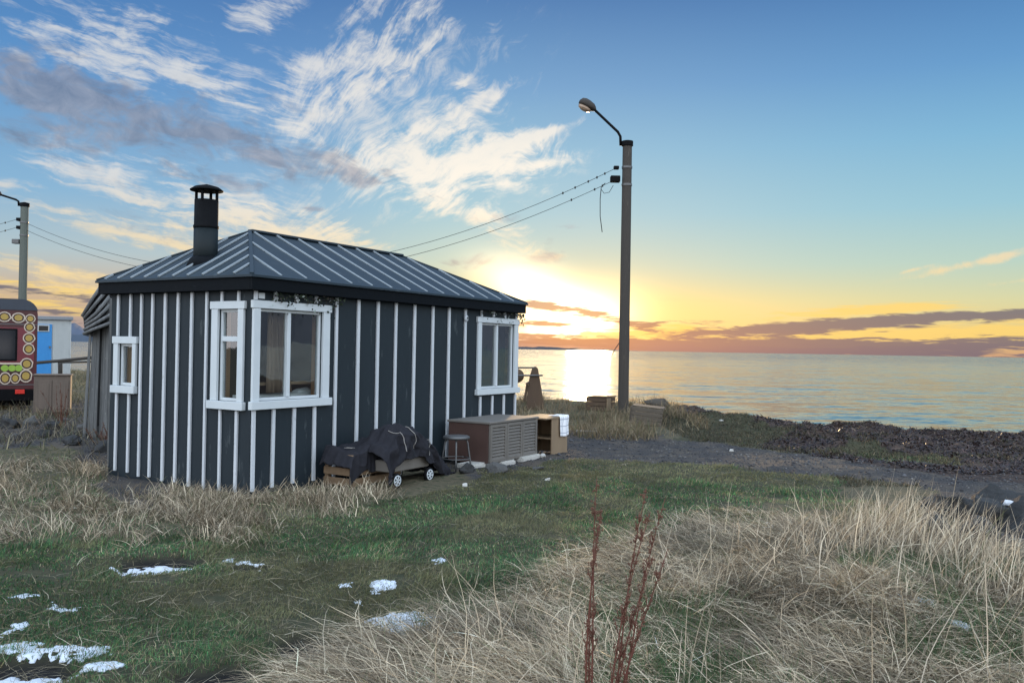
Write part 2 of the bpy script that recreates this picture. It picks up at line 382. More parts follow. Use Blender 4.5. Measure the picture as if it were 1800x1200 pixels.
def glass_mat():
    m, nt, p = mat("window_glass"); nt.nodes.remove(p)
    fr = nt.nodes.new("ShaderNodeFresnel"); fr.inputs[0].default_value = 1.55
    bf = X(nt, nt.nodes.new("ShaderNodeNewGeometry").outputs["Backfacing"])
    f = ((X(nt, fr.outputs[0]) * 2.0 + 0.02) * (bf * -1.0 + 1.0)).clamp()
    g = nt.nodes.new("ShaderNodeBsdfGlossy"); g.inputs["Roughness"].default_value = 0.015; g.inputs[0].default_value = (0.95, 0.97, 1, 1)
    t = nt.nodes.new("ShaderNodeBsdfTransparent"); t.inputs[0].default_value = (0.86, 0.88, 0.87, 1)
    n = noise(nt, ocoord(nt), 2.2, 2, 0.5)
    b = nt.nodes.new("ShaderNodeBump"); b.inputs["Strength"].default_value = 0.05; b.inputs["Distance"].default_value = 0.05
    nt.links.new(n.k, b.inputs["Height"]); nt.links.new(b.outputs[0], g.inputs["Normal"])
    mx = nt.nodes.new("ShaderNodeMixShader"); nt.links.new(f.k, mx.inputs[0])
    nt.links.new(t.outputs[0], mx.inputs[1]); nt.links.new(g.outputs[0], mx.inputs[2])
    nt.links.new(mx.outputs[0], nt.nodes["Material Output"].inputs[0])
    return m
MAT["glass"] = glass_mat()
_m, _nt, _p = mat("dark_tinted_glass"); _p.inputs["Base Color"].default_value = (.012, .014, .018, 1); _p.inputs["Roughness"].default_value = .08; MAT["darkglass"] = _m

# ------------------------------------------------------------------ terrain
CX = [-400, -60, -25, -12, -5, 0, 3, 6, 12, 20, 60, 400]
CY = [90, 62, 47, 40, 30, 24.5, 22.5, 19.6, 18.4, 18.0, 15, -20]
SEA = -0.9
def crest(x): return np.interp(x, CX, CY) + (fbm(x * 0.35, x * 0 + 3.3, 5, 3) - 0.5) * 1.6
def inpoly(poly, x, y):
    ins = np.zeros(x.shape, bool); n = len(poly)
    for i in range(n):
        x0, y0 = poly[i]; x1, y1 = poly[(i + 1) % n]
        if y0 == y1: continue
        c = (y0 > y) != (y1 > y)
        ins ^= c & (x < (x1 - x0) * (y - y0) / (y1 - y0) + x0)
    return ins
def gp(pts): return [tuple(G(*p)[:2]) for p in pts]
LAWN = gp([(-60, 955), (120, 950), (330, 940), (640, 895), (700, 872), (800, 855), (850, 826), (1000, 812), (1250, 816), (1440, 835), (1440, 860), (1250, 905), (1080, 965),
           (960, 1025), (860, 1075), (700, 1110), (560, 1165), (420, 1330), (-160, 1330), (-120, 990)])
TRACK = gp([(780, 790), (820, 845), (930, 818), (1000, 812), (1250, 816), (1440, 835), (1640, 856), (1760, 960), (1980, 985), (1980, 832), (1650, 818), (1450, 803), (1250, 778), (1000, 757), (940, 752), (800, 770)])
YARD = gp([(185, 800), (300, 850), (330, 880), (250, 900), (205, 880), (180, 850)])
STONY = gp([(-100, 722), (60, 712), (120, 700), (200, 700), (205, 835), (120, 810), (-100, 790)])
WEEDBANK = gp([(1185, 742), (1270, 768), (1350, 788), (1450, 806), (1560, 822), (1690, 840), (1950, 856)]) + [(30, 11), (30, 24), (3.3, 24), (3.3, 21.5)]
TURF = gp([(1450, 790), (1520, 782), (1650, 805), (1700, 822), (1560, 815)]) 
TURF2 = gp([(1190, 745), (1290, 740), (1400, 765), (1330, 782), (1180, 775)])
DRYR = gp([(380, 1330), (560, 1160), (700, 1105), (860, 1068), (960, 1018), (1080, 960), (1250, 898), (1440, 855), (1560, 842), (1650, 850), (1690, 905), (1740, 960), (1960, 985), (2050, 1330)])
DRYL = gp([(250, 912), (262, 880), (340, 866), (450, 852), (560, 858), (650, 872), (640, 900), (400, 945), (250, 955), (120, 950), (0, 958), (-90, 955), (-90, 805), (40, 800), (120, 815), (200, 850), (225, 900)])
DRYP = [(0.2, 16.2), (1.6, 15.3), (3.0, 15.4), (3.9, 17.2), (4.2, 19.6), (3.4, 21.4), (0.3, 23.0), (-1.5, 22.5)]
BURN = [(G(548, 1132)[:2], 0.22, 0.30), (G(370, 1185)[:2], 0.20, 0.16), (G(285, 990)[:2], 0.30, 0.12), (G(20, 1180)[:2], 0.3, 0.2), (G(440, 1000)[:2], 0.14, 0.08)]
def zone(poly, x, y, jit=0.35, seed=11):
    d = np.hypot(x, y); k = jit * np.clip(d / 8, 0.3, 2.5)
    jx = (fbm(x * 1.3, y * 1.3, seed, 4) - 0.5) * 2 * k; jy = (fbm(x * 1.3, y * 1.3, seed + 50, 4) - 0.5) * 2 * k
    return inpoly(poly, x + jx, y + jy)
def burn(x, y):
    b = np.zeros_like(x)
    for (c, r, w) in BURN:
        q = ((x - c[0]) / r) ** 2 + ((y - c[1]) / (r * 0.9)) ** 2
        b = np.maximum(b, 1 - sst(q + (fbm(x * 6, y * 6, 3, 3) - 0.5) * 1.6, 0.5, 1.3))
    return b
def height(x, y):
    x = np.asarray(x, float); y = np.asarray(y, float)
    t = y - crest(x)
    near = sst(np.hypot(x, y), 60, 20)
    h = (fbm(x * 0.5, y * 0.5, 1, 3) - 0.5) * 0.10 * near + (fbm(x * 3, y * 3, 2, 3) - 0.5) * 0.045 * near
    hut = np.exp(-(((x + 3.6) / 2.0) ** 2 + ((y - 9.4) / 1.6) ** 2))
    h = h * (1 - 0.8 * hut)
    up = sst(t, -5.5, -0.3) * np.where(x > 3.5, 1, 0.8)
    lump = fbm(x * 0.9, y * 0.9, 21, 4)
    h = h + up * (0.14 - 0.27 * sst(x, 3.5, 7.0) + (lump - 0.45) * 0.62 * sst(x, 2, 5) + 0.16 * np.exp(-((x - 2.0) / 2.2) ** 2))
    h = h + sst(t, -6.5, -4) * sst(-t, 0.0, 1.2) * sst(x, 3, 5.5) * (fbm(x * 1.9, y * 1.9, 25, 3) - 0.42) * 0.34
    h = h + sst(t, -6, -1) * (fbm(x * 4, y * 4, 31, 3) - 0.5) * 0.16 * sst(x, 3, 6)
    h = h - np.clip(t + 0.2, 0, 40) * 0.42 * sst(t, -0.2, 1.0)
    # soft rises under the dry grass at the right and beside the old shed
    h = h + 0.10 * np.exp(-(((x - 2.4) / 1.4) ** 2 + ((y - 5.2) / 1.2) ** 2)) + 0.16 * np.exp(-(((x + 6.3) / 1.3) ** 2 + ((y - 12.6) / 1.8) ** 2))
    h = h + 0.05 * np.exp(-(((x + 5.0) / 1.3) ** 2 + ((y - 8.2) / 1.0) ** 2))
    h = h - 0.05 * burn(x, y)
    return np.maximum(h, -3.0)
def hz(x, y): return float(height(np.array([x]), np.array([y]))[0])
def on(p, dz=0.0): return (float(p[0]), float(p[1]), hz(p[0], p[1]) + dz)

def axis(lo, hi, a, b, fine, grow=1.22):
    v = list(np.arange(a, b + 1e-6, fine)); s = fine
    while v[-1] < hi: s *= grow; v.append(v[-1] + s)
    s = fine
    while v[0] > lo: s *= grow; v.insert(0, v[0] - s)
    return np.array(v)
def set_attr(me, name, c, dom="POINT"):
    a = me.color_attributes.new(name, "FLOAT_COLOR", dom)
    a.data.foreach_set("color", np.asarray(c, np.float32).ravel())
def raw_mesh(name, V, quads=None, tris=None):
    me = bpy.data.meshes.new(name); me.vertices.add(len(V)); me.vertices.foreach_set("co", np.asarray(V, np.float32).ravel())
    parts, tot = [], []
    if quads is not None and len(quads): parts.append(np.asarray(quads).ravel()); tot.append(np.full(len(quads), 4))
    if tris is not None and len(tris): parts.append(np.asarray(tris).ravel()); tot.append(np.full(len(tris), 3))
    idx = np.concatenate(parts); tot = np.concatenate(tot)
    me.loops.add(len(idx)); me.loops.foreach_set("vertex_index", idx.astype(np.int32))
    me.polygons.add(len(tot)); st = np.concatenate([[0], np.cumsum(tot)[:-1]])
    me.polygons.foreach_set("loop_start", st.astype(np.int32)); me.polygons.foreach_set("loop_total", tot.astype(np.int32))
    me.update(calc_edges=True); return me
def link(name, me, m):
    me.materials.append(m); o = bpy.data.objects.new(name, me); col.objects.link(o); return o

def build_ground():
    gx, gy = axis(-500, 500, -8.5, 13.5, 0.055), axis(-60, 260, 2.2, 21.5, 0.055)
    Xg, Yg = np.meshgrid(gx, gy); x, y = Xg.ravel(), Yg.ravel()
    z = height(x, y)
    nx, ny = len(gx), len(gy)
    i = np.arange(nx - 1)[None, :] + np.arange(ny - 1)[:, None] * nx
    q = np.stack([i, i + 1, i + 1 + nx, i + nx], -1).reshape(-1, 4)
    me = raw_mesh("ground", np.stack([x, y, z], 1), q)
    me.polygons.foreach_set("use_smooth", np.ones(len(q), bool))
    gr = (zone(TRACK, x, y, 0.25) | zone(YARD, x, y, 0.1) | zone(STONY, x, y, 0.3)).astype(float)
    ln = zone(LAWN, x, y).astype(float)
    wd = (zone(WEEDBANK, x, y, 0.25) & ~zone(TURF, x, y, 0.2) & ~zone(TURF2, x, y, 0.2)).astype(float)
    ln = np.maximum(ln, (zone(TURF, x, y, .2) | zone(TURF2, x, y, .2)).astype(float))
    wd = np.maximum(wd, sst(y - crest(x), 0.3, 0.9) * (x > 2.5))
    set_attr(me, "zone", np.stack([gr, ln, wd, burn(x, y)], 1))
    m, nt, p = mat("ground_soil")
    a = nt.nodes.new("ShaderNodeAttribute"); a.attribute_name = "zone"
    s = nt.nodes.new("ShaderNodeSeparateColor"); nt.links.new(a.outputs["Color"], s.inputs[0])
    g, l, w = (X(nt, s.outputs[k]) for k in range(3)); b = X(nt, a.outputs["Alpha"])
    v = ocoord(nt)
    n1, n2, n3 = noise(nt, v, 1.7, 6, 0.6), noise(nt, v, 14, 5, 0.65), noise(nt, v, 60, 3, 0.7)
    c = mixc(nt, (n1 * 2 - 0.5).clamp(), (0.075, 0.060, 0.038), (0.115, 0.098, 0.062))
    c = mixc(nt, n2.ss(0.48, 0.62), c, (0.040, 0.046, 0.024))
    lawn = mixc(nt, n2.ss(0.4, 0.6), (0.022, 0.030, 0.015), (0.058, 0.052, 0.030))
    c = mixc(nt, l * (n1 * 0.6 + 0.5).clamp(), c, lawn)
    vr = nt.nodes.new("ShaderNodeTexVoronoi"); nt.links.new(v, vr.inputs[0]); vr.inputs["Scale"].default_value = 38
    peb = mixc(nt, (X(nt, vr.outputs["Distance"]) * 2.2).clamp(), (0.105, 0.098, 0.096), (0.038, 0.036, 0.037))
    peb = mixc(nt, n1.ss(0.4, 0.62), peb, (0.082, 0.068, 0.056))
    c = mixc(nt, g * n3.ss(0.2, 0.45), c, peb)
    sw = mixc(nt, n2.ss(0.42, 0.6), (0.022, 0.016, 0.015), (0.070, 0.048, 0.038))
    c = mixc(nt, w * (n2 * 1.5 + 0.2).clamp(), c, sw)
    c = mixc(nt, b, c, (0.010, 0.009, 0.009))
    nt.links.new(c, p.inputs["Base Color"]); p.inputs["Roughness"].default_value = 0.9; p.inputs["Specular IOR Level"].default_value = 0.2
    bump(nt, p, n2 * 0.6 + n3 * 0.4 + X(nt, vr.outputs["Distance"]) * g * -0.5, 0.7, 0.03)
    return tag(link("ground", me, m), kind="structure")
build_ground()

# ------------------------------------------------------------------ sea and far land
def build_sea():
    gx, gy = axis(-40000, 40000, -30, 40, 10.0, 1.5), axis(10, 60000, 10, 60, 10.0, 1.5)
    Xg, Yg = np.meshgrid(gx, gy); nx, ny = len(gx), len(gy)
    i = np.arange(nx - 1)[None, :] + np.arange(ny - 1)[:, None] * nx
    q = np.stack([i, i + 1, i + 1 + nx, i + nx], -1).reshape(-1, 4)
    me = raw_mesh("sea_water", np.stack([Xg.ravel(), Yg.ravel(), np.full(Xg.size, SEA)], 1), q)
    m, nt, p = mat("sea_water")
    p.inputs["Base Color"].default_value = (0.018, 0.060, 0.078, 1); p.inputs["Roughness"].default_value = 0.12; p.inputs["IOR"].default_value = 1.333
    # ripples and low swell tilt the surface; two sizes of wave, longer across the wind
    sx = sy = None
    for (kx, ky, amp, seed) in ((0.30, 0.95, 0.34, 0.0), (0.06, 0.20, 0.20, 4.0), (1.6, 4.2, 0.36, 8.0)):
        mp = nt.nodes.new("ShaderNodeMapping"); nt.links.new(nt.nodes.new("ShaderNodeNewGeometry").outputs["Position"], mp.inputs[0])
        mp.inputs[1].default_value = (seed, seed, seed); mp.inputs[3].default_value = (kx, ky, 1)
        sp = nt.nodes.new("ShaderNodeSeparateColor"); nt.links.new(noise(nt, mp.outputs[0], 1.0, 3, 0.55, 0.3, 1), sp.inputs[0])
        ax, ay = (X(nt, sp.outputs[0]) - 0.5) * (amp * 0.9), (X(nt, sp.outputs[1]) - 0.5) * amp
        sx = ax if sx is None else sx + ax; sy = ay if sy is None else sy + ay
    gp_ = nt.nodes.new("ShaderNodeSeparateXYZ"); nt.links.new(nt.nodes.new("ShaderNodeNewGeometry").outputs["Position"], gp_.inputs[0])
    wind = X(nt, gp_.outputs[1]).ss(110, 520) * 2.6 + 1.0      # the breeze ruffles the open water more than the lee of the shore
    sx, sy = sx * wind, sy * wind
    nv = nt.nodes.new("ShaderNodeVectorMath"); nv.operation = "NORMALIZE"; nt.links.new(vec(nt, sx, sy, 1.0), nv.inputs[0])
    nt.links.new(nv.outputs[0], p.inputs["Normal"])
    return tag(link("sea", me, m), kind="structure")
build_sea()
def far_ridge(name, pts, Y, depth, colr, seed):
    """a range of low hills: pts are (azimuth degrees, height metres)"""
    az = np.linspace(pts[0][0], pts[-1][0], 260)
    h = np.interp(az, [p[0] for p in pts], [p[1] for p in pts])
    h = h * (0.72 + 0.56 * fbm(az * 1.4, az * 0 + seed, seed, 5))
    rows = [(-0.5, 0.0), (-0.35, 0.35), (-0.15, 0.8), (0, 1.0), (0.4, 0.6), (1.0, 0.0)]
    V = []
    for t, k in rows:
        d = Y + t * depth; jit = (fbm(az * 3, az * 0 + t * 9, seed + 4, 4) - 0.5) * 0.35 * k
        V.append(np.stack([np.sin(np.radians(az)) * d, np.cos(np.radians(az)) * d, SEA - 0.5 + h * np.clip(k + jit, 0, 1.2)], 1))
    n = len(az); i = np.arange(n - 1)[None, :] + np.arange(len(rows) - 1)[:, None] * n
    q = np.stack([i, i + 1, i + 1 + n, i + n], -1).reshape(-1, 4)
    me = raw_mesh(name, np.concatenate(V), q)
    m = plain(name + "_slopes", colr, tuple(c * 0.75 for c in colr), 0.004, 0.95, bmp=0.0)
    return tag(link(name, me, m), kind="structure")
far_ridge("far_hills", [(-60, 160), (-50, 420), (-42, 300), (-36, 460), (-30.5, 300), (-28.3, 330), (-27.6, 250), (-26.5, 190), (-25, 90), (-22, 10)], 14000, 2500, (0.085, 0.105, 0.15), 3)  # distant haze painted into the slopes as a bluish base colour
far_ridge("near_headland", [(-34, 10), (-29, 50), (-27.4, 70), (-25.6, 85), (-24, 40), (-22, 4)], 9000, 1200, (0.05, 0.07, 0.10), 8)  # bluish haze put into this slope colour too
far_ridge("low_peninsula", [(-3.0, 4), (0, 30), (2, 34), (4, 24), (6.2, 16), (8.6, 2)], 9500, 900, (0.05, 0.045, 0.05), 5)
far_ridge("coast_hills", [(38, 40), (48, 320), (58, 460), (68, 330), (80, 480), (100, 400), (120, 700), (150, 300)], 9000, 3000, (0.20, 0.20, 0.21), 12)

# ------------------------------------------------------------------ grass
def strands(name, x, y, az, length, tilt, bend, width, colr, m, segs=3, zoff=0.0, tip=0.15, label_kind="stuff", z0=None):
    n = len(x); z = height(x, y) - 0.01 + zoff if z0 is None else z0
    t = np.linspace(0, 1, segs + 1); pts = [np.stack([x, y, z], 1)]
    wob = np.cumsum(rng.normal(0, 0.16, (segs, n)), 0) + (rng.random((segs, n)) < .05) * rng.normal(0, .9, (segs, n))
    for k in range(segs):
        th = np.clip(tilt + bend * (t[k] + t[k + 1]) / 2, 0, 1.9); a = az + wob[k]
        d = np.stack([np.sin(th) * np.cos(a), np.sin(th) * np.sin(a), np.cos(th)], 1)
        pts.append(pts[-1] + d * (length / segs)[:, None])
    for k in range(1, segs + 1):          # a strand that lies down rests on the ground
        g = height(pts[k][:, 0], pts[k][:, 1]) + 0.008 + 0.012 * rng.random(n)
        pts[k][:, 2] = np.maximum(pts[k][:, 2], g)
    wa = az + math.pi / 2 + rng.normal(0, 0.7, n); wd = np.stack([np.cos(wa), np.sin(wa), rng.normal(0, 0.25, n)], 1)
    V = np.empty((n, 2 * segs + 1, 3), np.float32)
    for k in range(segs):
        w = width * (1 - (1 - tip) * (k / segs) ** 1.5) / 2
        V[:, 2 * k] = pts[k] - wd * w[:, None]; V[:, 2 * k + 1] = pts[k] + wd * w[:, None]
    V[:, -1] = pts[-1]
    st = 2 * segs + 1; b = (np.arange(n) * st)[:, None]
    q = np.concatenate([b + np.array([[2 * k, 2 * k + 1, 2 * k + 3, 2 * k + 2]]) for k in range(segs - 1)]) if segs > 1 else None
    tr = b + np.array([[st - 3, st - 2, st - 1]])
    me = raw_mesh(name, V.reshape(-1, 3), q, tr)
    c = np.concatenate([np.clip(colr, 0, 1), np.ones((n, 1))], 1)
    set_attr(me, "tint", np.repeat(c, st, 0))
    return tag(link(name, me, m), kind=label_kind)
def pal(n, cols, w, var=0.18):
    cols = np.array(cols); k = rng.choice(len(cols), n, p=np.array(w) / sum(w))
    return cols[k] * np.exp(rng.normal(0, var, (n, 1)))
def scatter(n, d0, d1, a0=-35, a1=35, dens=1.0):
    """points thinning with distance from where the photographer stands"""
    u = rng.random(n); a = np.radians(rng.uniform(a0, a1, n))
    d = d0 * (d1 / d0) ** u if dens == 1.0 else (d0 ** dens + u * (d1 ** dens - d0 ** dens)) ** (1 / dens)
    return np.sin(a) * d, np.cos(a) * d
SNOW = [  # pixel centre, half sizes, name of what singles it out
    (70, 1068, 50, 9), (12, 1112, 16, 16), (112, 1143, 62, 17), (52, 1187, 66, 16), (28, 1136, 34, 10), (178, 1168, 26, 8),
    (288, 994, 60, 7), (440, 991, 24, 6), (406, 982, 10, 4), (672, 1027, 21, 11), (608, 1028, 15, 6), (716, 1098, 56, 20), (772, 981, 13, 5), (36, 1050, 38, 4),
    (642, 1052, 20, 5), (1686, 1126, 14, 8), (1622, 1083, 26, 8)]
def snow_mask(x, y):
    s = np.zeros(x.shape, bool)
    for (px, py, rx, ry) in SNOW:
        c = G(px, py)[:2]; wx = abs(G(px + rx, py)[0] - c[0]); wy = abs(G(px, py - ry)[1] - c[1])
        s |= ((x - c[0]) / wx) ** 2 + ((y - c[1]) / wy) ** 2 < 0.75
    return s
HUT_O = np.array([-2.737, 8.974]); HUT_TH = math.radians(58.73)
def hut_local(x, y):
    dx, dy = x - HUT_O[0], y - HUT_O[1]; c, s = math.cos(HUT_TH), math.sin(HUT_TH)
    return dx * c + dy * s, -dx * s + dy * c
def outside_hut(x, y):
    u, v = hut_local(x, y); return ~((u > -0.03) & (u < 5.5) & (v > -0.03) & (v < 2.6))
LEAF = vcol_leaf("grass_blades"); STRAW = vcol_leaf("dry_straw", 0.6, 0.22)
def build_grass():
    # mown looking green turf
    x, y = scatter(420000, 2.6, 15.5)
    k = zone(LAWN, x, y, 0.45) & outside_hut(x, y)
    k |= (zone(TURF, x, y, .2) | zone(TURF2, x, y, .2)) & (rng.random(len(x)) < .6)
    k |= zone(DRYR, x, y, 0.4) & (fbm(x * 1.1, y * 1.1, 77, 3) > 0.57) & (rng.random(len(x)) < .8)
    k |= zone(DRYL, x, y, 0.3) & (rng.random(len(x)) < .35) & outside_hut(x, y)
    k &= ~(snow_mask(x, y) & (rng.random(len(x)) < .15)) & (burn(x, y) < 0.4 + 0.3 * rng.random(len(x)))
    k &= (fbm(x * 2.6, y * 2.6, 40, 4) + 0.22 * rng.random(len(x))) > 0.40
    x, y = x[k], y[k]; n = len(x)
    tuf = fbm(x * 2.2, y * 2.2, 41, 3)
    far = np.clip(np.hypot(x, y) / 6, 0.8, 2.0)
    ln = (0.022 + 0.13 * np.clip(tuf - 0.3, 0, 1) ** 1.2 * rng.uniform(0.5, 1.3, n)) * rng.uniform(0.7, 1.4, n)
    az = rng.uniform(0, 6.283, n) * 0.6 + fbm(x * 1.2, y * 1.2, 44, 2) * 9
    c = pal(n, [(0.032, 0.098, 0.038), (0.050, 0.140, 0.052), (0.11, 0.175, 0.062), (0.19, 0.155, 0.08), (0.33, 0.27, 0.17)], [4, 4, 2.5, 1.8, 1.0], .32)
    dryness = sst(fbm(x * 0.9, y * 0.9, 45, 4) + 0.10 * sst(np.hypot(x, y), 7, 11.5), 0.42, 0.60)[:, None] * 0.76
    c = c * (1 - dryness) + np.array([[0.19, 0.165, 0.088]]) * dryness
    strands("lawn_grass", x, y, az, ln, rng.uniform(0.1, 0.9, n), rng.uniform(0.2, 1.2, n), 0.0046 * far, c * (0.78 + 0.5 * sst(fbm(x * 3.2, y * 3.2, 91, 3), .3, .68))[:, None], LEAF, 2)
    # straw lying in the turf
    x, y = scatter(19000, 2.6, 14)
    k = zone(LAWN, x, y, 0.6) & outside_hut(x, y) & (fbm(x * 1.4, y * 1.4, 50, 3) + rng.random(len(x)) * .3 > 0.57); x, y = x[k], y[k]; n = len(x)
    strands("straw_litter_grass", x, y, rng.uniform(0, 6.28, n), rng.uniform(0.05, 0.22, n), rng.uniform(1.2, 1.5, n), rng.uniform(-.1, .5, n), rng.uniform(.002, .004, n),
            pal(n, [(0.30, 0.25, 0.16), (0.22, 0.18, 0.11), (0.40, 0.35, 0.26)], [2, 2, 1]), STRAW, 3, 0.02)
    # long dry grass at the right: a matted layer, arching tufts, and stalks standing near the boulders
    STC = [(0.41, 0.335, 0.235), (0.30, 0.24, 0.165), (0.53, 0.455, 0.335), (0.19, 0.145, 0.095), (0.10, 0.078, 0.052), (0.15, 0.16, 0.085)]
    def green(x, y): return fbm(x * 1.1, y * 1.1, 77, 3)
    x, y = scatter(250000, 2.5, 9.0, -16, 40)
    k = zone(DRYR, x + rng.normal(0, .12, len(x)), y + rng.normal(0, .16, len(x)), 0.6) & (fbm(x * 2.0, y * 2.0, 60, 4) + 0.25 * rng.random(len(x)) > 0.5) & ~(snow_mask(x, y) & (rng.random(len(x)) < .95))
    k &= rng.random(len(x)) < np.where(green(x, y) > 0.60, 0.3, 1.0); x, y = x[k], y[k]; n = len(x)
    right = sst(x / y, 0.10, 0.32); flow = fbm(x * 0.9, y * 0.9, 61, 3) - 0.5
    az = np.where(rng.random(n) < .25, rng.uniform(0, 6.28, n), (1 - right) * math.radians(212) + right * math.radians(200) + flow * 7 + rng.normal(0, 0.55, n))
    arch = rng.random(n) < .3
    strands("matted_dry_grass", x, y, az, rng.uniform(0.07, 0.32, n), np.where(arch, rng.uniform(.5, 1.0, n), rng.uniform(1.05, 1.45, n)), np.where(arch, rng.uniform(.8, 1.6, n), rng.uniform(0, .6, n)),
            rng.uniform(0.002, 0.0056, n), pal(n, STC, [4, 4, 2, 3.5, 3.5, .8], 0.28) * (0.72 + 0.75 * sst(fbm(x * 1.7, y * 1.7, 88, 3), .3, .7))[:, None], STRAW, 5, 0.03 * rng.random(n))
    cx_, cy_ = scatter(250, 2.7, 8.2, -12, 38); k = zone(DRYR, cx_, cy_, .3) & (green(cx_, cy_) < .58) & ~snow_mask(cx_, cy_); cx_, cy_ = cx_[k], cy_[k]; m_ = 42; n = len(cx_) * m_
    ca_ = np.repeat(np.radians(205) + (fbm(cx_ * .9, cy_ * .9, 61, 3) - .5) * 7, m_); big = np.repeat(rng.uniform(.55, 1.15, len(cx_)), m_)
    x, y = np.repeat(cx_, m_) + rng.normal(0, .07, n), np.repeat(cy_, m_) + rng.normal(0, .07, n)
    strands("arching_dry_grass", x, y, ca_ + rng.normal(0, .75, n), rng.uniform(.18, .46, n) * big, rng.uniform(.25, 1.1, n), rng.uniform(.6, 1.5, n), rng.uniform(.003, .0062, n),
            pal(n, STC, [4, 4, 3, 2, 1, .5], 0.2) * np.repeat(rng.uniform(.75, 1.2, len(cx_)), m_)[:, None], STRAW, 6)
    cen = [(1610, 965, .5, 330), (1520, 955, .4, 180), (1690, 1000, .4, 170), (1420, 985, .35, 90), (1770, 1040, .4, 110), (1570, 930, .35, 200), (1800, 1080, .4, 80), (1200, 1060, .3, 60)]
    x, y = scatter(2600, 2.6, 8.2, -12, 38); k = zone(DRYR, x, y, .4) & ~snow_mask(x, y); x, y = x[k], y[k]; n = len(x)
    strands("fallen_straw_grass", x, y, np.radians(205) + rng.normal(0, 1.1, n), rng.uniform(.18, .5, n), rng.uniform(.9, 1.4, n), rng.uniform(-.1, .6, n), rng.uniform(.003, .0055, n), pal(n, STC, [3, 2, 4, .8, .3, .2], .25), STRAW, 6, .03 + .08 * rng.random(n))
    xs, ys = [], []
    for (px, py, r, m_) in cen:
        c = G(px, py)[:2]; xs.append(c[0] + rng.normal(0, r * .6, m_)); ys.append(c[1] + rng.normal(0, r * .6, m_))
    x, y = np.concatenate(xs), np.concatenate(ys); n = len(x)
    strands("standing_dry_grass", x, y, rng.normal(.25, 1.0, n), rng.uniform(.2, .58, n), rng.uniform(0, .6, n), rng.uniform(.1, 1.2, n), rng.uniform(.0045, .009, n), pal(n, STC, [4, 3, 4, 1, .5, .3], .25), STRAW, 6)
    # longer green blades between the dry tufts
    x, y = scatter(60000, 2.5, 7.5, -14, 36); k = zone(DRYR, x, y, .4) & (green(x, y) + .1 * rng.random(len(x)) > .62); x, y = x[k], y[k]; n = len(x)
    strands("green_tuft_grass", x, y, rng.uniform(0, 6.28, n), rng.uniform(.06, .19, n), rng.uniform(.1, .9, n), rng.uniform(.3, 1.2, n), rng.uniform(.003, .0055, n),
            pal(n, [(.045, .10, .04), (.07, .13, .05), (.10, .13, .06), (.22, .19, .11)], [3, 3, 2, 1]), LEAF, 3)
    # single pale stalks standing clear of the rest
    x, y = scatter(700, 3.0, 8.5, -6, 36); k = zone(DRYR, x, y, 0.4) & (rng.random(len(x)) < 0.25 + 0.75 * (x / y > 0.36)); x, y = x[k], y[k]; n = len(x)
    strands("tall_stalk_grass", x, y, rng.normal(0.3, 1.6, n), rng.uniform(0.3, 0.75, n), rng.uniform(0.0, 0.7, n), rng.uniform(0.0, 0.7, n), rng.uniform(.0035, .006, n),
            pal(n, [(0.50, 0.43, 0.33), (0.38, 0.32, 0.23)], [1, 1]), STRAW, 6)
    # dry grass at the foot of the hut and to its left
    x, y = scatter(90000, 5.2, 12.5, -38, -7)
    k = zone(DRYL, x + rng.normal(0, .14, len(x)), y + rng.normal(0, .22, len(x)), 0.45) & outside_hut(x, y) & (fbm(x * 2.2, y * 2.2, 64, 4) + .25 * rng.random(len(x)) > 0.655); x, y = x[k], y[k]; n = len(x)
    foot = sst(x / y, -0.46, -0.40); arch = rng.random(n) < .35 + .3 * foot
    strands("hut_foot_dry_grass", x, y, np.where(rng.random(n) < .3, rng.uniform(0, 6.28, n), fbm(x * 1.1, y * 1.1, 66, 2) * 14 + rng.normal(0, .6, n)), rng.uniform(0.07, 0.25, n),
            np.where(arch, rng.uniform(.05, .7, n), rng.uniform(.9, 1.4, n)), np.where(arch, rng.uniform(.5, 1.5, n), rng.uniform(0, .6, n)), rng.uniform(.004, .0095, n),
            pal(n, STC, [4, 4, 2.5, 3.5, 3.5, 1.2], 0.28), STRAW, 5, 0.025 * rng.random(n))
    cx_, cy_ = scatter(230, 5.6, 11.5, -37, -8); k = zone(DRYL, cx_, cy_, .5) & outside_hut(cx_, cy_); cx_, cy_ = cx_[k], cy_[k]; m_ = 30; n = len(cx_) * m_
    x, y = np.repeat(cx_, m_) + rng.normal(0, .07, n), np.repeat(cy_, m_) + rng.normal(0, .07, n); k = outside_hut(x, y); x, y = x[k], y[k]; big = np.repeat(rng.uniform(.5, 1.1, len(cx_)), m_)[k]; tone = np.repeat(rng.uniform(.7, 1.2, len(cx_)), m_)[k]; n = len(x)
    strands("tufted_dry_grass", x, y, rng.uniform(0, 6.28, n), rng.uniform(.12, .34, n) * big, rng.uniform(.05, .7, n), rng.uniform(.4, 1.5, n), rng.uniform(.0035, .007, n), pal(n, STC, [4, 4, 2.5, 2, 1, 1], .2) * tone[:, None], STRAW, 5)
    # withered growth along the bank by the lamp post
    x, y = rng.uniform(-1.6, 5.4, 26000), rng.uniform(15, 23.2, 26000)
    k = zone(DRYP, x, y, 0.3) & ~((x > 2.65) & (x < 3.75) & (y < 18.5) & (rng.random(len(x)) < .93)) & (fbm(x * 1.1, y * 1.1, 68, 4) + .25 * rng.random(len(x)) > 0.46); x, y = x[k], y[k]; n = len(x)
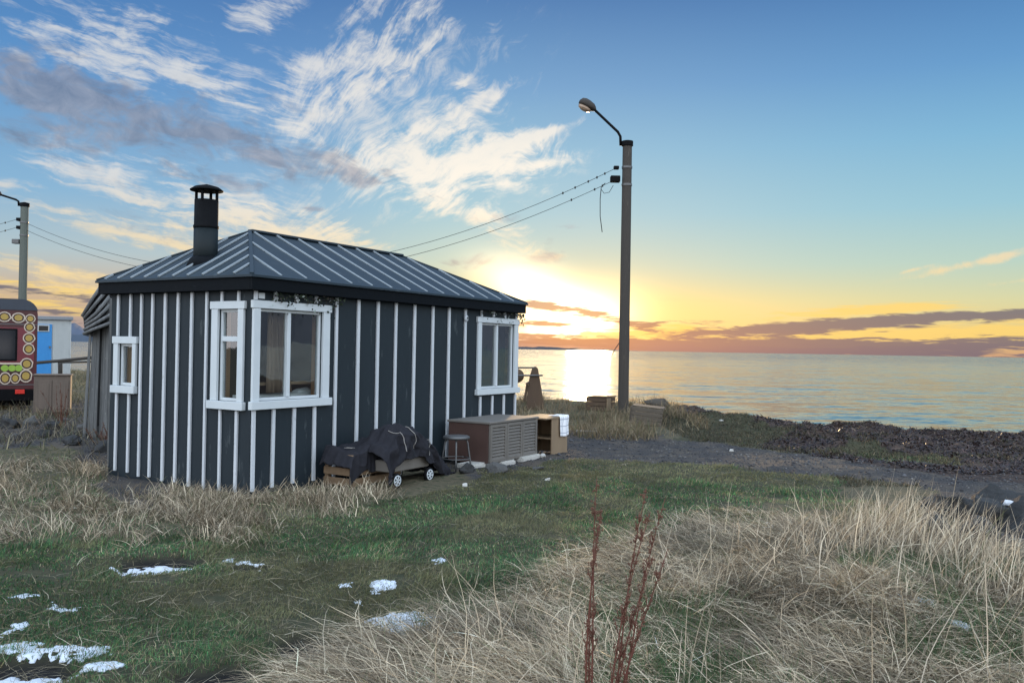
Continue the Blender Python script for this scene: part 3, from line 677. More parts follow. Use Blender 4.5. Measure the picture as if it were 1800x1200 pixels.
    strands("bank_dry_grass", x, y, rng.uniform(0, 6.28, n), rng.uniform(0.10, 0.38, n) * sst(fbm(x * .9, y * .9, 69, 3), 0.2, 0.6) + .06, rng.uniform(0.0, 0.9, n), rng.uniform(0.1, 1.1, n), rng.uniform(.007, .013, n),
            pal(n, [(0.22, 0.165, 0.095), (0.16, 0.12, 0.07), (0.30, 0.235, 0.15), (0.10, 0.08, 0.05), (0.10, 0.11, 0.05)], [3, 3, 1.5, 2, 1]), STRAW, 4)
    # turf and tussocks on the bank, the far side of the track and the land behind
    x, y = rng.uniform(3.2, 14, 130000), rng.uniform(10.5, 20.5, 130000)
    k = ~zone(TRACK, x, y, 0.3) & ~zone(LAWN, x, y) & (y < crest(x)) & (fbm(x * .8, y * 1.3, 71, 4) + .16 * rng.random(len(x)) > np.where(zone(TURF, x, y, .2) | zone(TURF2, x, y, .2), .22, np.where(zone(WEEDBANK, x, y, .3), 0.67, 0.40))); x, y = x[k], y[k]; n = len(x)
    strands("bank_turf_grass", x, y, rng.uniform(0, 6.28, n), rng.uniform(0.03, 0.11, n) * (.5 + fbm(x * 2, y * 2, 72, 3)), rng.uniform(0.1, 1.1, n), rng.uniform(0.1, 1, n), rng.uniform(.008, .014, n),
            pal(n, [(0.055, 0.06, 0.03), (0.085, 0.07, 0.042), (0.13, 0.10, 0.06), (0.04, 0.036, 0.026)], [2, 2, 1, 2]), STRAW, 2)
    x, y = rng.uniform(-26, -3.5, 50000), rng.uniform(11.5, 44, 50000)
    k = outside_hut(x, y) & (y < crest(x)) & (fbm(x * .7, y * .7, 73, 4) + .2 * rng.random(len(x)) > np.where(zone(STONY, x, y, .3), 0.57, 0.5)); x, y = x[k], y[k]; n = len(x)
    strands("rough_back_grass", x, y, rng.uniform(0, 6.28, n), rng.uniform(0.08, 0.34, n), rng.uniform(0.1, 1, n), rng.uniform(0.1, 1, n), rng.uniform(.008, .018, n),
            pal(n, [(0.20, 0.17, 0.10), (0.14, 0.12, 0.07), (0.08, 0.085, 0.04)], [2, 2, 2]), STRAW, 3)
    x, y = rng.uniform(-13, -4.6, 16000), rng.uniform(9.5, 19.5, 16000)
    k = outside_hut(x, y) & zone(STONY, x, y, .8) & (fbm(x * 1.6, y * 1.6, 79, 4) + .2 * rng.random(len(x)) > .55); x, y = x[k], y[k]; n = len(x)
    strands("stony_yard_weeds", x, y, rng.uniform(0, 6.28, n), rng.uniform(.08, .42, n), rng.uniform(.1, 1.1, n), rng.uniform(.1, 1.2, n), rng.uniform(.005, .012, n),
            pal(n, [(.22, .19, .13), (.11, .09, .06), (.05, .04, .035), (.07, .08, .045)], [2, 3, 3, 2]), STRAW, 4)
    # seaweed thrown up along the shore
    x, y = rng.uniform(3.8, 15, 60000), rng.uniform(11.5, 20.5, 60000)
    k = zone(WEEDBANK, x, y, 0.3) & ~zone(TURF, x, y, .2) & ~zone(TURF2, x, y, .2) & (y < crest(x) + 1.0) & (fbm(x * 1.2, y * 1.2, 75, 4) + .2 * rng.random(len(x)) > .5); x, y = x[k], y[k]; n = len(x)
    strands("seaweed", x, y, rng.uniform(0, 6.28, n), rng.uniform(0.04, 0.16, n), rng.uniform(0.5, 1.4, n), rng.uniform(0.3, 1.6, n), rng.uniform(.012, .03, n),
            pal(n, [(0.040, 0.025, 0.022), (0.060, 0.036, 0.030), (0.020, 0.015, 0.015), (0.10, 0.072, 0.05), (0.18, 0.14, 0.10)], [3, 3, 4, .6, .08]), vcol_leaf("wet_weed", 0.4, 0.05), 3, 0.0, 0.7)
build_grass()
def build_gravel():
    x1, y1 = rng.uniform(-1.2, 13, 36000), rng.uniform(7.2, 16, 36000)
    x2, y2 = rng.uniform(-11, -4.4, 9000), rng.uniform(8.5, 20, 9000)
    x, y = np.concatenate([x1, x2]), np.concatenate([y1, y2])
    k = (zone(TRACK, x, y, 0.4) | zone(YARD, x, y, .15) | zone(STONY, x, y, .5)) & outside_hut(x, y); x, y = x[k], y[k]; n = len(x)
    s = np.exp(rng.normal(-4.75, 0.5, n)); O = np.array([(1, 0, 0), (0, 1, 0), (-1, 0, 0), (0, -1, 0), (0, 0, .7), (0, 0, -.7)], float)
    V = O[None] * rng.uniform(0.6, 1.3, (n, 6, 1)); a = rng.uniform(0, 6.28, n); c, sn = np.cos(a)[:, None], np.sin(a)[:, None]
    V = np.stack([V[..., 0] * c - V[..., 1] * sn, V[..., 0] * sn + V[..., 1] * c, V[..., 2]], -1) * s[:, None, None]
    V += np.stack([x, y, height(x, y) + s * 0.25], 1)[:, None]
    T = np.array([(0, 1, 4), (1, 2, 4), (2, 3, 4), (3, 0, 4), (1, 0, 5), (2, 1, 5), (3, 2, 5), (0, 3, 5)])
    me = raw_mesh("gravel", V.reshape(-1, 3), None, ((np.arange(n) * 6)[:, None, None] + T[None]).reshape(-1, 3))
    cc = np.repeat(np.concatenate([pal(n, [(0.075, 0.075, 0.08), (0.045, 0.045, 0.05), (0.13, 0.125, 0.12), (0.19, 0.18, 0.17)], [4, 4, 1.2, .12]), np.ones((n, 1))], 1), 6, 0)
    set_attr(me, "tint", cc)
    tag(link("gravel", me, vcol_leaf("track_gravel", 0.85, 0.0)), kind="stuff")
build_gravel()

# ------------------------------------------------------------------ the hut
HL, HW, WT = 5.40, 2.42, 2.17             # length of the long wall, width of the short wall, wall top
hut = thing("striped_cabin", "dark blue wooden cabin with white vertical battens, hipped roof and black flue pipe", "cabin", (HUT_O[0], HUT_O[1], 0), HUT_TH)
def hl(x, y):                             # local position on the ground plan -> world
    c, s = math.cos(HUT_TH), math.sin(HUT_TH); return HUT_O[0] + x * c - y * s, HUT_O[1] + x * s + y * c
def wall_with(openings, length, z0, z1, fn):
    """wall panels round rectangular openings; fn(s0,s1,z0,z1) adds a block"""
    xs = sorted({0.0, length} | {v for o in openings for v in o[:2]})
    for a, b in zip(xs[:-1], xs[1:]):
        cuts = sorted([(o[2], o[3]) for o in openings if o[0] <= a + 1e-6 and o[1] >= b - 1e-6]); z = z0
        for (p, q) in cuts:
            fn(a, b, z, p); z = q
        fn(a, b, z, z1)
OP_R = [(0.09, 1.03, 1.0, 1.985), (4.36, 5.31, 0.995, 1.985)]
OP_L = [(0.185, 0.50, 0.99, 1.975), (1.97, 2.24, 1.09, 1.585)]
T = 0.09
mb = MB(); wall_with(OP_R, HL, -0.08, WT, lambda a, b, p, q: mb.box(a, 0, p, b, T, q)); wall_r = mb.build("wall", MAT["wall"], hut)
mb = MB(); wall_with([(o[0] - T, o[1] - T, o[2], o[3]) for o in OP_L], HW - 2 * T, 0.015, WT, lambda a, b, p, q: mb.box(0, a + T, p, T, b + T, q)); wall_l = mb.build("wall", MAT["wall"], hut)
wall_b = MB().box(0, HW - T, -0.05, HL, HW, WT).build("wall", MAT["wall"], hut)
OP_E = [(0.6, 1.5, 1.0, 1.95)]
mb = MB(); wall_with(OP_E, HW - 2 * T, -0.08, WT, lambda a, b, p, q: mb.box(HL - T, a + T, p, HL, b + T, q)); wall_e = mb.build("wall", MAT["wall"], hut)
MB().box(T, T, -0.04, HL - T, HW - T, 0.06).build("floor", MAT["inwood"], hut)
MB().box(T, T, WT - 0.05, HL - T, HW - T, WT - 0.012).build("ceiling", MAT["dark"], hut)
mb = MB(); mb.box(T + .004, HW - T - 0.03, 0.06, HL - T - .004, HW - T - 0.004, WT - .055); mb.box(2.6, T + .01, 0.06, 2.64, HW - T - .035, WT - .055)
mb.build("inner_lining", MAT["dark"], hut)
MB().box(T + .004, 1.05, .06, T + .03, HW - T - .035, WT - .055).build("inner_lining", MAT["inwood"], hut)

def batten(wall, axis_, s, z0, z1, w=0.046, d=0.026):
    w += random.uniform(-.004, .004); z0 += random.uniform(-.012, .012); lean = random.uniform(-.006, .006)
    b = MB()
    if axis_ == "r": b.hexa([(s - w/2 + lean, -d, z0), (s + w/2 + lean, -d, z0), (s + w/2 + lean, -.001, z0), (s - w/2 + lean, -.001, z0)], [(s - w/2, -d, z1), (s + w/2, -d, z1), (s + w/2, -.001, z1), (s - w/2, -.001, z1)])
    else: b.hexa([(-d, s - w/2 + lean, z0), (-.001, s - w/2 + lean, z0), (-.001, s + w/2 + lean, z0), (-d, s + w/2 + lean, z0)], [(-d, s - w/2, z1), (-.001, s - w/2, z1), (-.001, s + w/2, z1), (-d, s + w/2, z1)])
    return b.build("batten", MAT["batten"], wall, bevel=0.003)
TOPZ = WT - 0.004
for s in (0.032, 0.31, 0.612, 0.925):
    batten(wall_r, "r", s, 0.06, 0.904); batten(wall_r, "r", s, 2.072, TOPZ)
for s in (1.262, 1.645, 2.008, 2.362, 2.752, 3.158, 3.538, 3.942): batten(wall_r, "r", s, 0.07, TOPZ)
for s in (4.365, 4.70, 5.03, 5.372):
    batten(wall_r, "r", s, 0.07, 0.884); batten(wall_r, "r", s, 2.072, TOPZ)
for s in (0.192, 0.452):
    batten(wall_l, "l", s, 0.02, 0.893, 0.037); batten(wall_l, "l", s, 2.062, TOPZ, 0.037)
for s in (0.698, 0.945, 1.178, 1.402, 1.628, 1.832): batten(wall_l, "l", s, 0.02 + 0.03 * (s - .7), TOPZ, 0.037)
for s in (2.035, 2.268):
    batten(wall_l, "l", s, 0.075, 0.998, 0.037); batten(wall_l, "l", s, 1.672, TOPZ, 0.037)
for s in (0.3, 0.7, 1.6, 2.0, 2.35): MB().box(HL + .001, s, 0.05, HL + .028, s + .05, TOPZ).build("batten", MAT["batten"], wall_e, bevel=.003)

def window(axis_, o, z0, z1, op, mull, trans, sill_over=0.03, label=None):
    """o outer span, op opening; trim boards, sash, mullion, panes. Local u runs along the wall, v outward."""
    def bx(m, u0, u1, v0, v1, p, q):
        if axis_ == "r": m.box(u0, -v1, p, u1, -v0, q)
        else: m.box(-v1, u0, p, -v0, u1, q)
    a, b, c, d = op
    f = MB(); bx(f, o[0], a, .001, .034, z0, d); bx(f, b, o[1], .001, .034, z0, d); bx(f, o[0] - .02, o[1] + .02, .001, .040, d, z1)
    root = f.build("window", MAT["white"], hut, bevel=.003)
    if label: root["label"] = label
    s = MB(); bx(s, o[0] - sill_over, o[1] + sill_over, .001, .060, c - .088, c - .001); s.build("sill", MAT["white"], root, bevel=.004)
    g = MB(); w = .032                     # sash set back in the opening
    bx(g, a, a + w, -.055, -.012, c, d); bx(g, b - w, b, -.055, -.012, c, d); bx(g, a + w, b - w, -.055, -.012, c, c + w); bx(g, a + w, b - w, -.055, -.012, d - w, d)
    g.build("sash", MAT["white"], root, bevel=.003)
    spans = [(a + w, b - w)]
    if mull:
        m = MB(); bx(m, mull - .026, mull + .026, -.050, .004, c + w, d - w); m.build("mullion", MAT["white"], root, bevel=.003)
        spans = [(a + w, mull - .026), (mull + .026, b - w)]
    zs = [(c + w, d - w)]
    if trans:
        m = MB(); bx(m, a + w, b - w, -.050, .002, trans - .028, trans + .028); m.build("transom", MAT["white"], root, bevel=.003)
        zs = [(c + w, trans - .028), (trans + .028, d - w)]
    for (u0, u1) in spans:
        for (p, q) in zs:
            n = MB(); bx(n, u0 + .0005, u1 - .0005, -.038, -.032, p + .0005, q - .0005); n.build("pane", MAT["glass"], root)
    # raw wood lining seen just inside
    r = MB(); bx(r, a - .04, a, -.15, -.094, c - .04, d + .04); bx(r, b, b + .04, -.15, -.094, c - .04, d + .04); bx(r, a, b, -.20, -.094, c - .05, c - .012)
    r.build("inner_frame", MAT["inwood"], root)
    return root
window("r", (-0.005, 1.14), 0, 2.068, OP_R[0], 0.525, None); 
window("r", (4.26, 5.42), 0, 2.068, OP_R[1], 4.83, None)
window("l", (0.10, 0.60), 0, 2.058, OP_L[0], None, 1.655)
window("l", (1.905, 2.325), 0, 1.668, OP_L[1], None, None, 0.015)
# the trim of each window starts at its sill
for o in hut.children:
    if o.name.startswith("window"):
        sill = [c for c in o.children if c.name.startswith("sill")][0]
        top = max(v.co.z for v in sill.data.vertices)
        for v in o.data.vertices:
            if v.co.z < top: v.co.z = top + 0.001 + (0.003 if v.co.z > 0.001 else 0)
n = MB(); n.box(HL - .05, .6 + T, 1.0, HL - .044, 1.5 + T, 1.95); wf = n.build("window", MAT["glass"], hut)
n = MB(); n.box(HL + .001, .52 + T, .94, HL + .03, .6 + T, 2.0); n.box(HL + .001, 1.5 + T, .94, HL + .03, 1.58 + T, 2.0); n.box(HL + .001, .6 + T, .94, HL + .03, 1.5 + T, 1.0); n.box(HL + .001, .6 + T, 1.95, HL + .03, 1.5 + T, 2.0)
n.build("frame", MAT["white"], wf, bevel=.003)
MB().box(0.075, -.012, 2.088, 0.16, -.001, 2.150).build("number_plate", MAT["white"], hut, bevel=.002)
mbp = MB(); mbp.box(.085, -.0145, 2.126, .15, -.0125, 2.136); mbp.box(.085, -.0145, 2.104, .15, -.0125, 2.112)
# roof: fascia, planes, battens
OV = 0.11; EZ0, EZ1 = WT - 0.002, 2.322
fa = MB(); x0, x1, y0, y1 = -OV, HL + OV, -OV, HW + OV; ft = .03
fa.box(x0, y0, EZ0, x1, y0 + ft, EZ1); fa.box(x0, y1 - ft, EZ0, x1, y1, EZ1); fa.box(x0, y0 + ft, EZ0, x0 + ft, y1 - ft, EZ1); fa.box(x1 - ft, y0 + ft, EZ0, x1, y1 - ft, EZ1)
so = MB(); so.box(x0 + ft, y0 + ft, WT + .006, x1 - ft, y1 - ft, WT + .03)
RZ, RA, RB, RY = 2.985, 1.02, 3.98, HW / 2
lip = 0.025; EL = EZ1 + .004
ex0, ex1, ey0, ey1 = x0 - lip, x1 + lip, y0 - lip, y1 + lip
A, B = Vector((RA, RY, RZ)), Vector((RB, RY, RZ))
c0, c1, c2, c3 = Vector((ex0, ey0, EL)), Vector((ex1, ey0, EL)), Vector((ex1, ey1, EL)), Vector((ex0, ey1, EL))
rf = MB(); dn = Vector((0, 0, -.025))
vs = [c0, c1, c2, c3, A, B] + [v + dn for v in (c0, c1, c2, c3, A, B)]
rf.add(vs, [(0, 1, 5, 4), (1, 2, 5), (2, 3, 4, 5), (3, 0, 4), (6, 10, 11, 7), (7, 11, 8), (8, 11, 10, 9), (9, 10, 6), (0, 6, 7, 1), (1, 7, 8, 2), (2, 8, 9, 3), (3, 9, 6, 0)])
roof = rf.build("roof", MAT["roof"], hut)
fa.build("fascia", MAT["fascia"], roof, bevel=.004); so.build("soffit", MAT["fascia"], roof)
def roof_batten(p, q, nrm, w=0.028, h=0.022):
    nrm = nrm.normalized(); d = (q - p).normalized(); a = nrm.cross(d).normalized() * w / 2; p = p + nrm * .001; q = q + nrm * .001
    MB().hexa([p - a, p + a, q + a, q - a], [p - a * .8 + nrm * h, p + a * .8 + nrm * h, q + a * .8 + nrm * h, q - a * .8 + nrm * h]).build("roof_batten", MAT["ribs"], roof, bevel=.004)
nF = (c1 - c0).cross(A - c0); nL = (A - c0).cross(c3 - c0)
if nF.z < 0: nF = -nF
if nL.z < 0: nL = -nL
nB = Vector((0, -nF.y, nF.z)); nE = Vector((1, 0, 1.0)); nE = (c2 - c1).cross(B - c1)
if nE.z < 0: nE = -nE
def hip_t(s, lo, ra, hi, rb):             # how far up the slope (0..1) a batten runs
    if s < ra: return (s - lo) / (ra - lo)
    if s > rb: return (hi - s) / (hi - rb)
    return 1.0
for k in range(15):
    s = 0.31 + 0.372 * k
    if s > HL + .02: break
    t = hip_t(s, ex0, RA, ex1, RB) - .02
    if t < .06: continue
    p = Vector((s, ey0 + .03, EL)); roof_batten(p + (Vector((s, RY, RZ)) - Vector((s, ey0, EL))) * .01, Vector((s, ey0, EL)).lerp(Vector((s, RY, RZ)), t), nF)
    roof_batten(Vector((s, ey1 - .02, EL)), Vector((s, ey1, EL)).lerp(Vector((s, RY, RZ)), t), nB)
for k in range(10):
    s = 0.155 + 0.2475 * k
    t = (s - ey0) / (RY - ey0) if s < RY else (ey1 - s) / (ey1 - RY)
    t -= .02
    if t < .06: continue
    roof_batten(Vector((ex0, s, EL)).lerp(Vector((RA, s, RZ)), .015), Vector((ex0, s, EL)).lerp(Vector((RA, s, RZ)), t), nL)
    roof_batten(Vector((ex1, s, EL)).lerp(Vector((RB, s, RZ)), .015), Vector((ex1, s, EL)).lerp(Vector((RB, s, RZ)), t), nE)
MB().bar(A + Vector((0, 0, .012)), B + Vector((0, 0, .012)), .09, .03).build("ridge_cap", MAT["roof"], roof, bevel=.006)
for (p, q) in ((c0, A), (c3, A), (c1, B), (c2, B)):
    MB().bar(p.lerp(q, .01) + Vector((0, 0, .004)), q + Vector((0, 0, .004)), .045, .022).build("hip_cap", MAT["roof"], roof, bevel=.005)
# flue: stands on the short slope
def slope_hit(px, py):
    d = ray(px, py); o = np.array([hut.location.x, hut.location.y, 0.0]); c, s = math.cos(-HUT_TH), math.sin(-HUT_TH)
    def loc(v): return Vector((v[0] * c - v[1] * s, v[0] * s + v[1] * c, v[2]))
    p0 = loc(CAM - o); dd = loc(d); t = (c0 - p0).dot(nL) / dd.dot(nL); return p0 + dd * t
fb = slope_hit(361, 458); fx, fy = fb.x + 0.13 * .627, fb.y + 0.13 * .778
dist = hl(fx, fy)[1]; fr = 20.5 / F_PX * dist
def fz(py): return float(P(361, py, dist)[2])
zj, zt = fz(400), fz(352)
pipe = MB().lathe([(fr, fb.z - .12), (fr, zj)], (fx, fy, 0), 28).build("flue_pipe", MAT["flue"], hut, True)
MB().lathe([(fr * 1.03, zj - .012), (fr * 1.05, zj), (fr * 1.05, zj + .02), (fr * .99, zj + .024), (fr * .98, zt), (fr * .9, zt), (fr * .9, zj + .03)], (fx, fy, 0), 28).build("upper_section", MAT["black"], pipe, True)
for k in range(4):
    a = k * math.pi / 2 + .5; q = (fx + fr * .9 * math.cos(a), fy + fr * .9 * math.sin(a))
    MB().box(q[0] - .012, q[1] - .012, zt - .02, q[0] + .012, q[1] + .012, fz(334)).build("cowl_strut", MAT["black"], pipe)
MB().lathe([(.04, fz(334)), (fr * 1.36, fz(336)), (fr * 1.38, fz(334.5)), (fr * 1.0, fz(329)), (fr * .25, fz(325)), (.01, fz(324))], (fx, fy, 0), 28).build("cowl", MAT["black"], pipe, True)
MB().lathe([(fr * 1.7, fb.z - .10), (fr * 1.25, fb.z + .03), (fr * 1.02, fb.z + .06), (fr * 1.02, fb.z - .1)], (fx, fy, 0), 20).build("flashing", MAT["fascia"], pipe, True)

# things seen through and over the windows
def curtain(x0, x1, z0, z1, yy, flare=0.0):
    m = MB(); n = 46; rows = 10; vs = []
    for r in range(rows + 1):
        z = z1 + (z0 - z1) * r / rows; k = r / rows
        for i in range(n + 1):
            u = i / n; x = x0 + (x1 + flare * k * k - x0) * u
            vs.append((x, yy + .022 * math.sin(u * 40 + math.sin(u * 9) * 2) * (.5 + .5 * k), z))
    fs = [(r * (n + 1) + i, r * (n + 1) + i + 1, (r + 1) * (n + 1) + i + 1, (r + 1) * (n + 1) + i) for r in range(rows) for i in range(n)]
    o = m.add(vs, fs).build("curtain", MAT["curtain"], None, True)
    o.modifiers.new("thickness", "SOLIDIFY").thickness = .004
    return o
def at_hut(o): o.location = hut.location; o.rotation_euler = (0, 0, HUT_TH); return o
tag(at_hut(curtain(.38, .64, 1.07, 2.05, .175, .12)), "brown gathered curtain hanging behind the two-pane window nearest the cabin corner", "curtain")
mb = MB().box(.12, .30, 1.135, 1.0, .32, 1.165); 
rail = thing("window_rail", "pale horizontal rail across the inside of the window beside the brown curtain", "rail", hut.location, HUT_TH)
MB().box(.105, .215, 1.15, 1.30, .235, 1.185).build("rail_board", MAT["ply"], rail, bevel=.003)
shelf = thing("window_shelf", "low pale shelf board inside the curtained cabin window", "shelf", hut.location, HUT_TH)
MB().box(.12, .21, 1.02, 1.35, .42, 1.045).build("shelf_board", MAT["white"], shelf, bevel=.003)
for xx in (.16, 1.2): MB().box(xx, .30, .06, xx + .05, .35, 1.019).build("leg", MAT["inwood"], shelf, bevel=.003)
cr = MB()
vs = []
for i in range(13):
    for j in range(7):
        u, v = i / 12, j / 6
        vs.append((.90 + .33 * u, .24 + .16 * v, 1.047 + .07 * math.sin(math.pi * u) * math.sin(math.pi * v) * (1 + .3 * math.sin(7 * u + 3 * v))))
cr.add(vs, [(i * 7 + j, (i + 1) * 7 + j, (i + 1) * 7 + j + 1, i * 7 + j + 1) for i in range(12) for j in range(6)])
o = cr.build("folded_cloth", MAT["white"], None, True); at_hut(o); tag(o, "crumpled pale cloth lying on the shelf inside the curtained window", "cloth")

IVY = vcol_leaf("garland_leaves", 0.6, 0.2)
def garland(name, x0, x1, z, label, drop, n, end=None):
    V, Fq, C = [], [], []; k = 0
    def leaf(c, s, colr):
        nonlocal k
        a = Vector((random.gauss(0, 1), random.gauss(0, .5), random.gauss(0, 1))).normalized(); b = a.cross(Vector((random.gauss(0, .5), 1, random.gauss(0, .5)))).normalized()
        c = Vector(c); V.extend([c, c + a * s * .5 + b * s * .35, c + a * s, c + a * s * .5 - b * s * .35]); Fq.append((k, k + 1, k + 2, k + 3)); C.extend([colr] * 4); k += 4
    pale = [(.34, .40, .36), (.40, .42, .40)]; deep = [(.022, .032, .018), (.032, .045, .022), (.03, .026, .02)]
    for i in range(n):
        u = random.random(); x = x0 + (x1 - x0) * u
        dz = drop * (random.random() ** 2) * (1.4 if abs(math.sin(x * 9.5)) > .8 else .55)
        leaf((x, -random.uniform(.045, .10), z - dz), random.uniform(.018, .042), random.choice(deep if random.random() < .88 else pale))
    if end:
        for i in range(end): leaf((x1 + random.gauss(.04, .03), -random.uniform(0, .09), z - abs(random.gauss(0, .07))), random.uniform(.025, .05), random.choice(deep))
    o = thing(name, label, "garland", hut.location, HUT_TH, "leaf garlands under the eaves")
    me = bpy.data.meshes.new("leaves"); me.from_pydata([tuple(v) for v in V], [], Fq); set_attr(me, "tint", [c + (1,) for c in C])
    me.materials.append(IVY); lv = bpy.data.objects.new("leaves", me); col.objects.link(lv); lv.parent = o
    s = MB()
    pts = [(x0 + (x1 - x0) * i / 20, -.06, z - .012 - .02 * abs(math.sin(i * 1.3))) for i in range(21)]
    s.tube(pts, .004, 5).build("vine_stem", MAT["cable"], o)
garland("leaf_garland", .22, 1.34, 2.15, "dark trailing leaf garland above the big window beside the cabin corner", .17, 190)
garland("leaf_garland", 4.28, 5.44, 2.15, "dark trailing leaf garland above the far window at the sunlit end of the cabin", .13, 110, 45)
w = thing("wall_lamp", "small round pale fitting near the top of a cabin batten before the far window", "lamp", hut.location, HUT_TH)
MB().lathe([(.02, -.05), (.045, -.04), (.05, -.03), (.02, -.029)], (3.942, 0, 2.03), 14, "Y").build("shade", MAT["batten"], w, True)
MB().box(3.93, -.06, 2.02, 3.955, -.03, 2.05).build("bracket", MAT["steel"], w)

# ------------------------------------------------------------------ things along the long wall (local to the hut's frame)
def hloc(x, y, dz=0.0):
    p = hl(x, y); return (p[0], p[1], hz(*p) + dz)
def cloth_sheet(nu, nv, fn):
    vs = [fn(i / nu, j / nv) for i in range(nu + 1) for j in range(nv + 1)]
    return MB().add(vs, [(i * (nv + 1) + j, (i + 1) * (nv + 1) + j, (i + 1) * (nv + 1) + j + 1, i * (nv + 1) + j + 1) for i in range(nu) for j in range(nv)])
def cloth(name, mb_, m, thick=0.012, sub=1):
    o = mb_.build(name, m, None, True); o.modifiers.new("soft", "SUBSURF").levels = sub; o.modifiers["soft"].render_levels = sub
    o.modifiers.new("thickness", "SOLIDIFY").thickness = thick
    return o
# slatted crate under the first blanket
CX0, CX1, CY0, CY1, CH = 0.98, 1.80, -0.56, -0.14, 0.36
ct = thing("slatted_crate", "low slatted wooden crate against the cabin wall half hidden by a dark blanket", "crate", hloc(0, 0), HUT_TH)
for (x, y) in ((CX0, CY0), (CX1 - .05, CY0), (CX0, CY1 - .05), (CX1 - .05, CY1 - .05)): MB().box(x, y, .0, x + .05, y + .05, CH).build("corner_post", MAT["crate"], ct, bevel=.003)
for k in range(3):
    z = .03 + .115 * k
    MB().box(CX0 - .005, CY0 - .02, z, CX1 + .005, CY0 - .001, z + .085).build("slat", MAT["crate"], ct, bevel=.003)
    MB().box(CX0 - .02, CY0, z, CX0 - .001, CY1, z + .085).build("slat", MAT["crate"], ct, bevel=.003)
    MB().box(CX1 + .001, CY0, z, CX1 + .02, CY1, z + .085).build("slat", MAT["crate"], ct, bevel=.003)
MB().box(CX0 - .01, CY0 - .01, CH + .001, CX1 + .01, CY1, CH + .02).build("lid", MAT["crate"], ct, bevel=.003)
from mathutils import noise as mnoise
def crumple(a, b, seed=0.0):              # sharp irregular creases, about -0.5 .. 0.5
    v = Vector((a, b, seed)); return .5 - abs(mnoise.noise(v * 3.1)) * 2.2 + .35 * mnoise.noise(v * 8.0) - .5 * abs(mnoise.noise(v * 6.3 + Vector((5, 2, 1))))
def blanket1(u, v):                       # u along the wall, v from the wall outwards and down the front
    x = CX0 - .10 + (CX1 - CX0 + .28) * u; L = .42 + .02 + .24 * (.55 + .45 * math.sin(u * 5.2 + .6))
    s = v * L; top = CH + .062 + .03 * math.sin(u * 9 + v * 3) * math.sin(v * 6 + 1) + .02 * math.sin(u * 21 + 2 * v)
    if u < .1: top -= (.1 - u) * 1.6
    top += .034 * crumple(x * 1.6, s * 2.2, 1.0)
    if s < .42: return (x, CY1 - s, top + (.07 * max(0, math.sin((u - .35) * 7)) * (1 - v)))
    k = s - .42; return (x + .01 * math.sin(u * 30), CY0 - .045 - .030 * crumple(x * 2.6, k * .8, 3.0) - .02 * k, top - k * (1.0 + .25 * mnoise.noise(Vector((x * 5, 0, 4)))))
b1 = cloth("wool_blanket", cloth_sheet(64, 34, blanket1), MAT["cloth"]); b1.location = ct.location; b1.rotation_euler = (0, 0, HUT_TH)
tag(b1, "dark folded wool blanket lying over the slatted crate by the cabin wall", "blanket")
for k, xx in enumerate((1.12, 1.165)): MB().bar((xx, -.30, CH + .072), (xx + .02, -.40, CH + .072), .010, .006).build("edging", MAT["piping"], b1)

# hand cart under the second blanket
KX0, KX1, KY0, KY1, KT = 1.30, 2.02, -0.84, -0.40, 0.50
kt = thing("hand_cart", "small hand cart with spoked wheels hidden under a draped dark blanket", "cart", hloc(0, 0), HUT_TH)
MB().box(KX0, KY0, .17, KX1, KY1, .30).build("tray", MAT["louvre"], kt, bevel=.01)
fb_ = MB(); fb_.box(KX0 + .14, KY0 + .12, .301, KX1 - .16, KY1 - .08, .46); fb_.build("load", MAT["crate"], kt, bevel=.02)
for (x, y) in ((KX0 - .05, KY0 - .03), (KX1 - .16, KY0 - .03), (KX0 - .05, KY1 + .0), (KX1 - .16, KY1 + .0)):
    wz = .085
    wh = MB().lathe([(.058, -.018), (.082, -.018), (.086, 0), (.082, .018), (.058, .018)], (x + .09, y - .02, wz), 26, "Y").build("wheel", MAT["black"], kt, True)
    MB().lathe([(.050, -.021), (.060, -.023), (.062, -.019), (.062, .019), (.060, .023), (.050, .021)], (x + .09, y - .02, wz), 26, "Y", True).build("rim", MAT["white"], wh, True)
    sp = MB()
    for k in range(6):
        a = k * math.pi / 3 + x; sp.bar((x + .09, y - .039, wz), (x + .09 + .055 * math.cos(a), y - .039, wz + .055 * math.sin(a)), .014, .008, (0, 1, 0))
    sp.build("spokes", MAT["white"], wh)
    MB().bar((x + .09, y + .01, wz), (x + .09, y + .05, wz + .12), .02, .02, (1, 0, 0)).build("axle_bracket", MAT["black"], kt)
MB().tube([(KX1 - .02, -.6, .28), (KX1 + .28, -.6, .36), (KX1 + .42, -.6, .30)], .012, 8).build("pull_handle", MAT["black"], kt, True)
def prof(x):                              # height of the covered load along the cart
    return np.interp(x, [1.18, 1.25, 1.33, 1.42, 1.50, 1.80, 1.88, 2.2, 2.45, 2.62], [.34, .47, .53, .63, .665, .665, .61, .38, .18, .05])
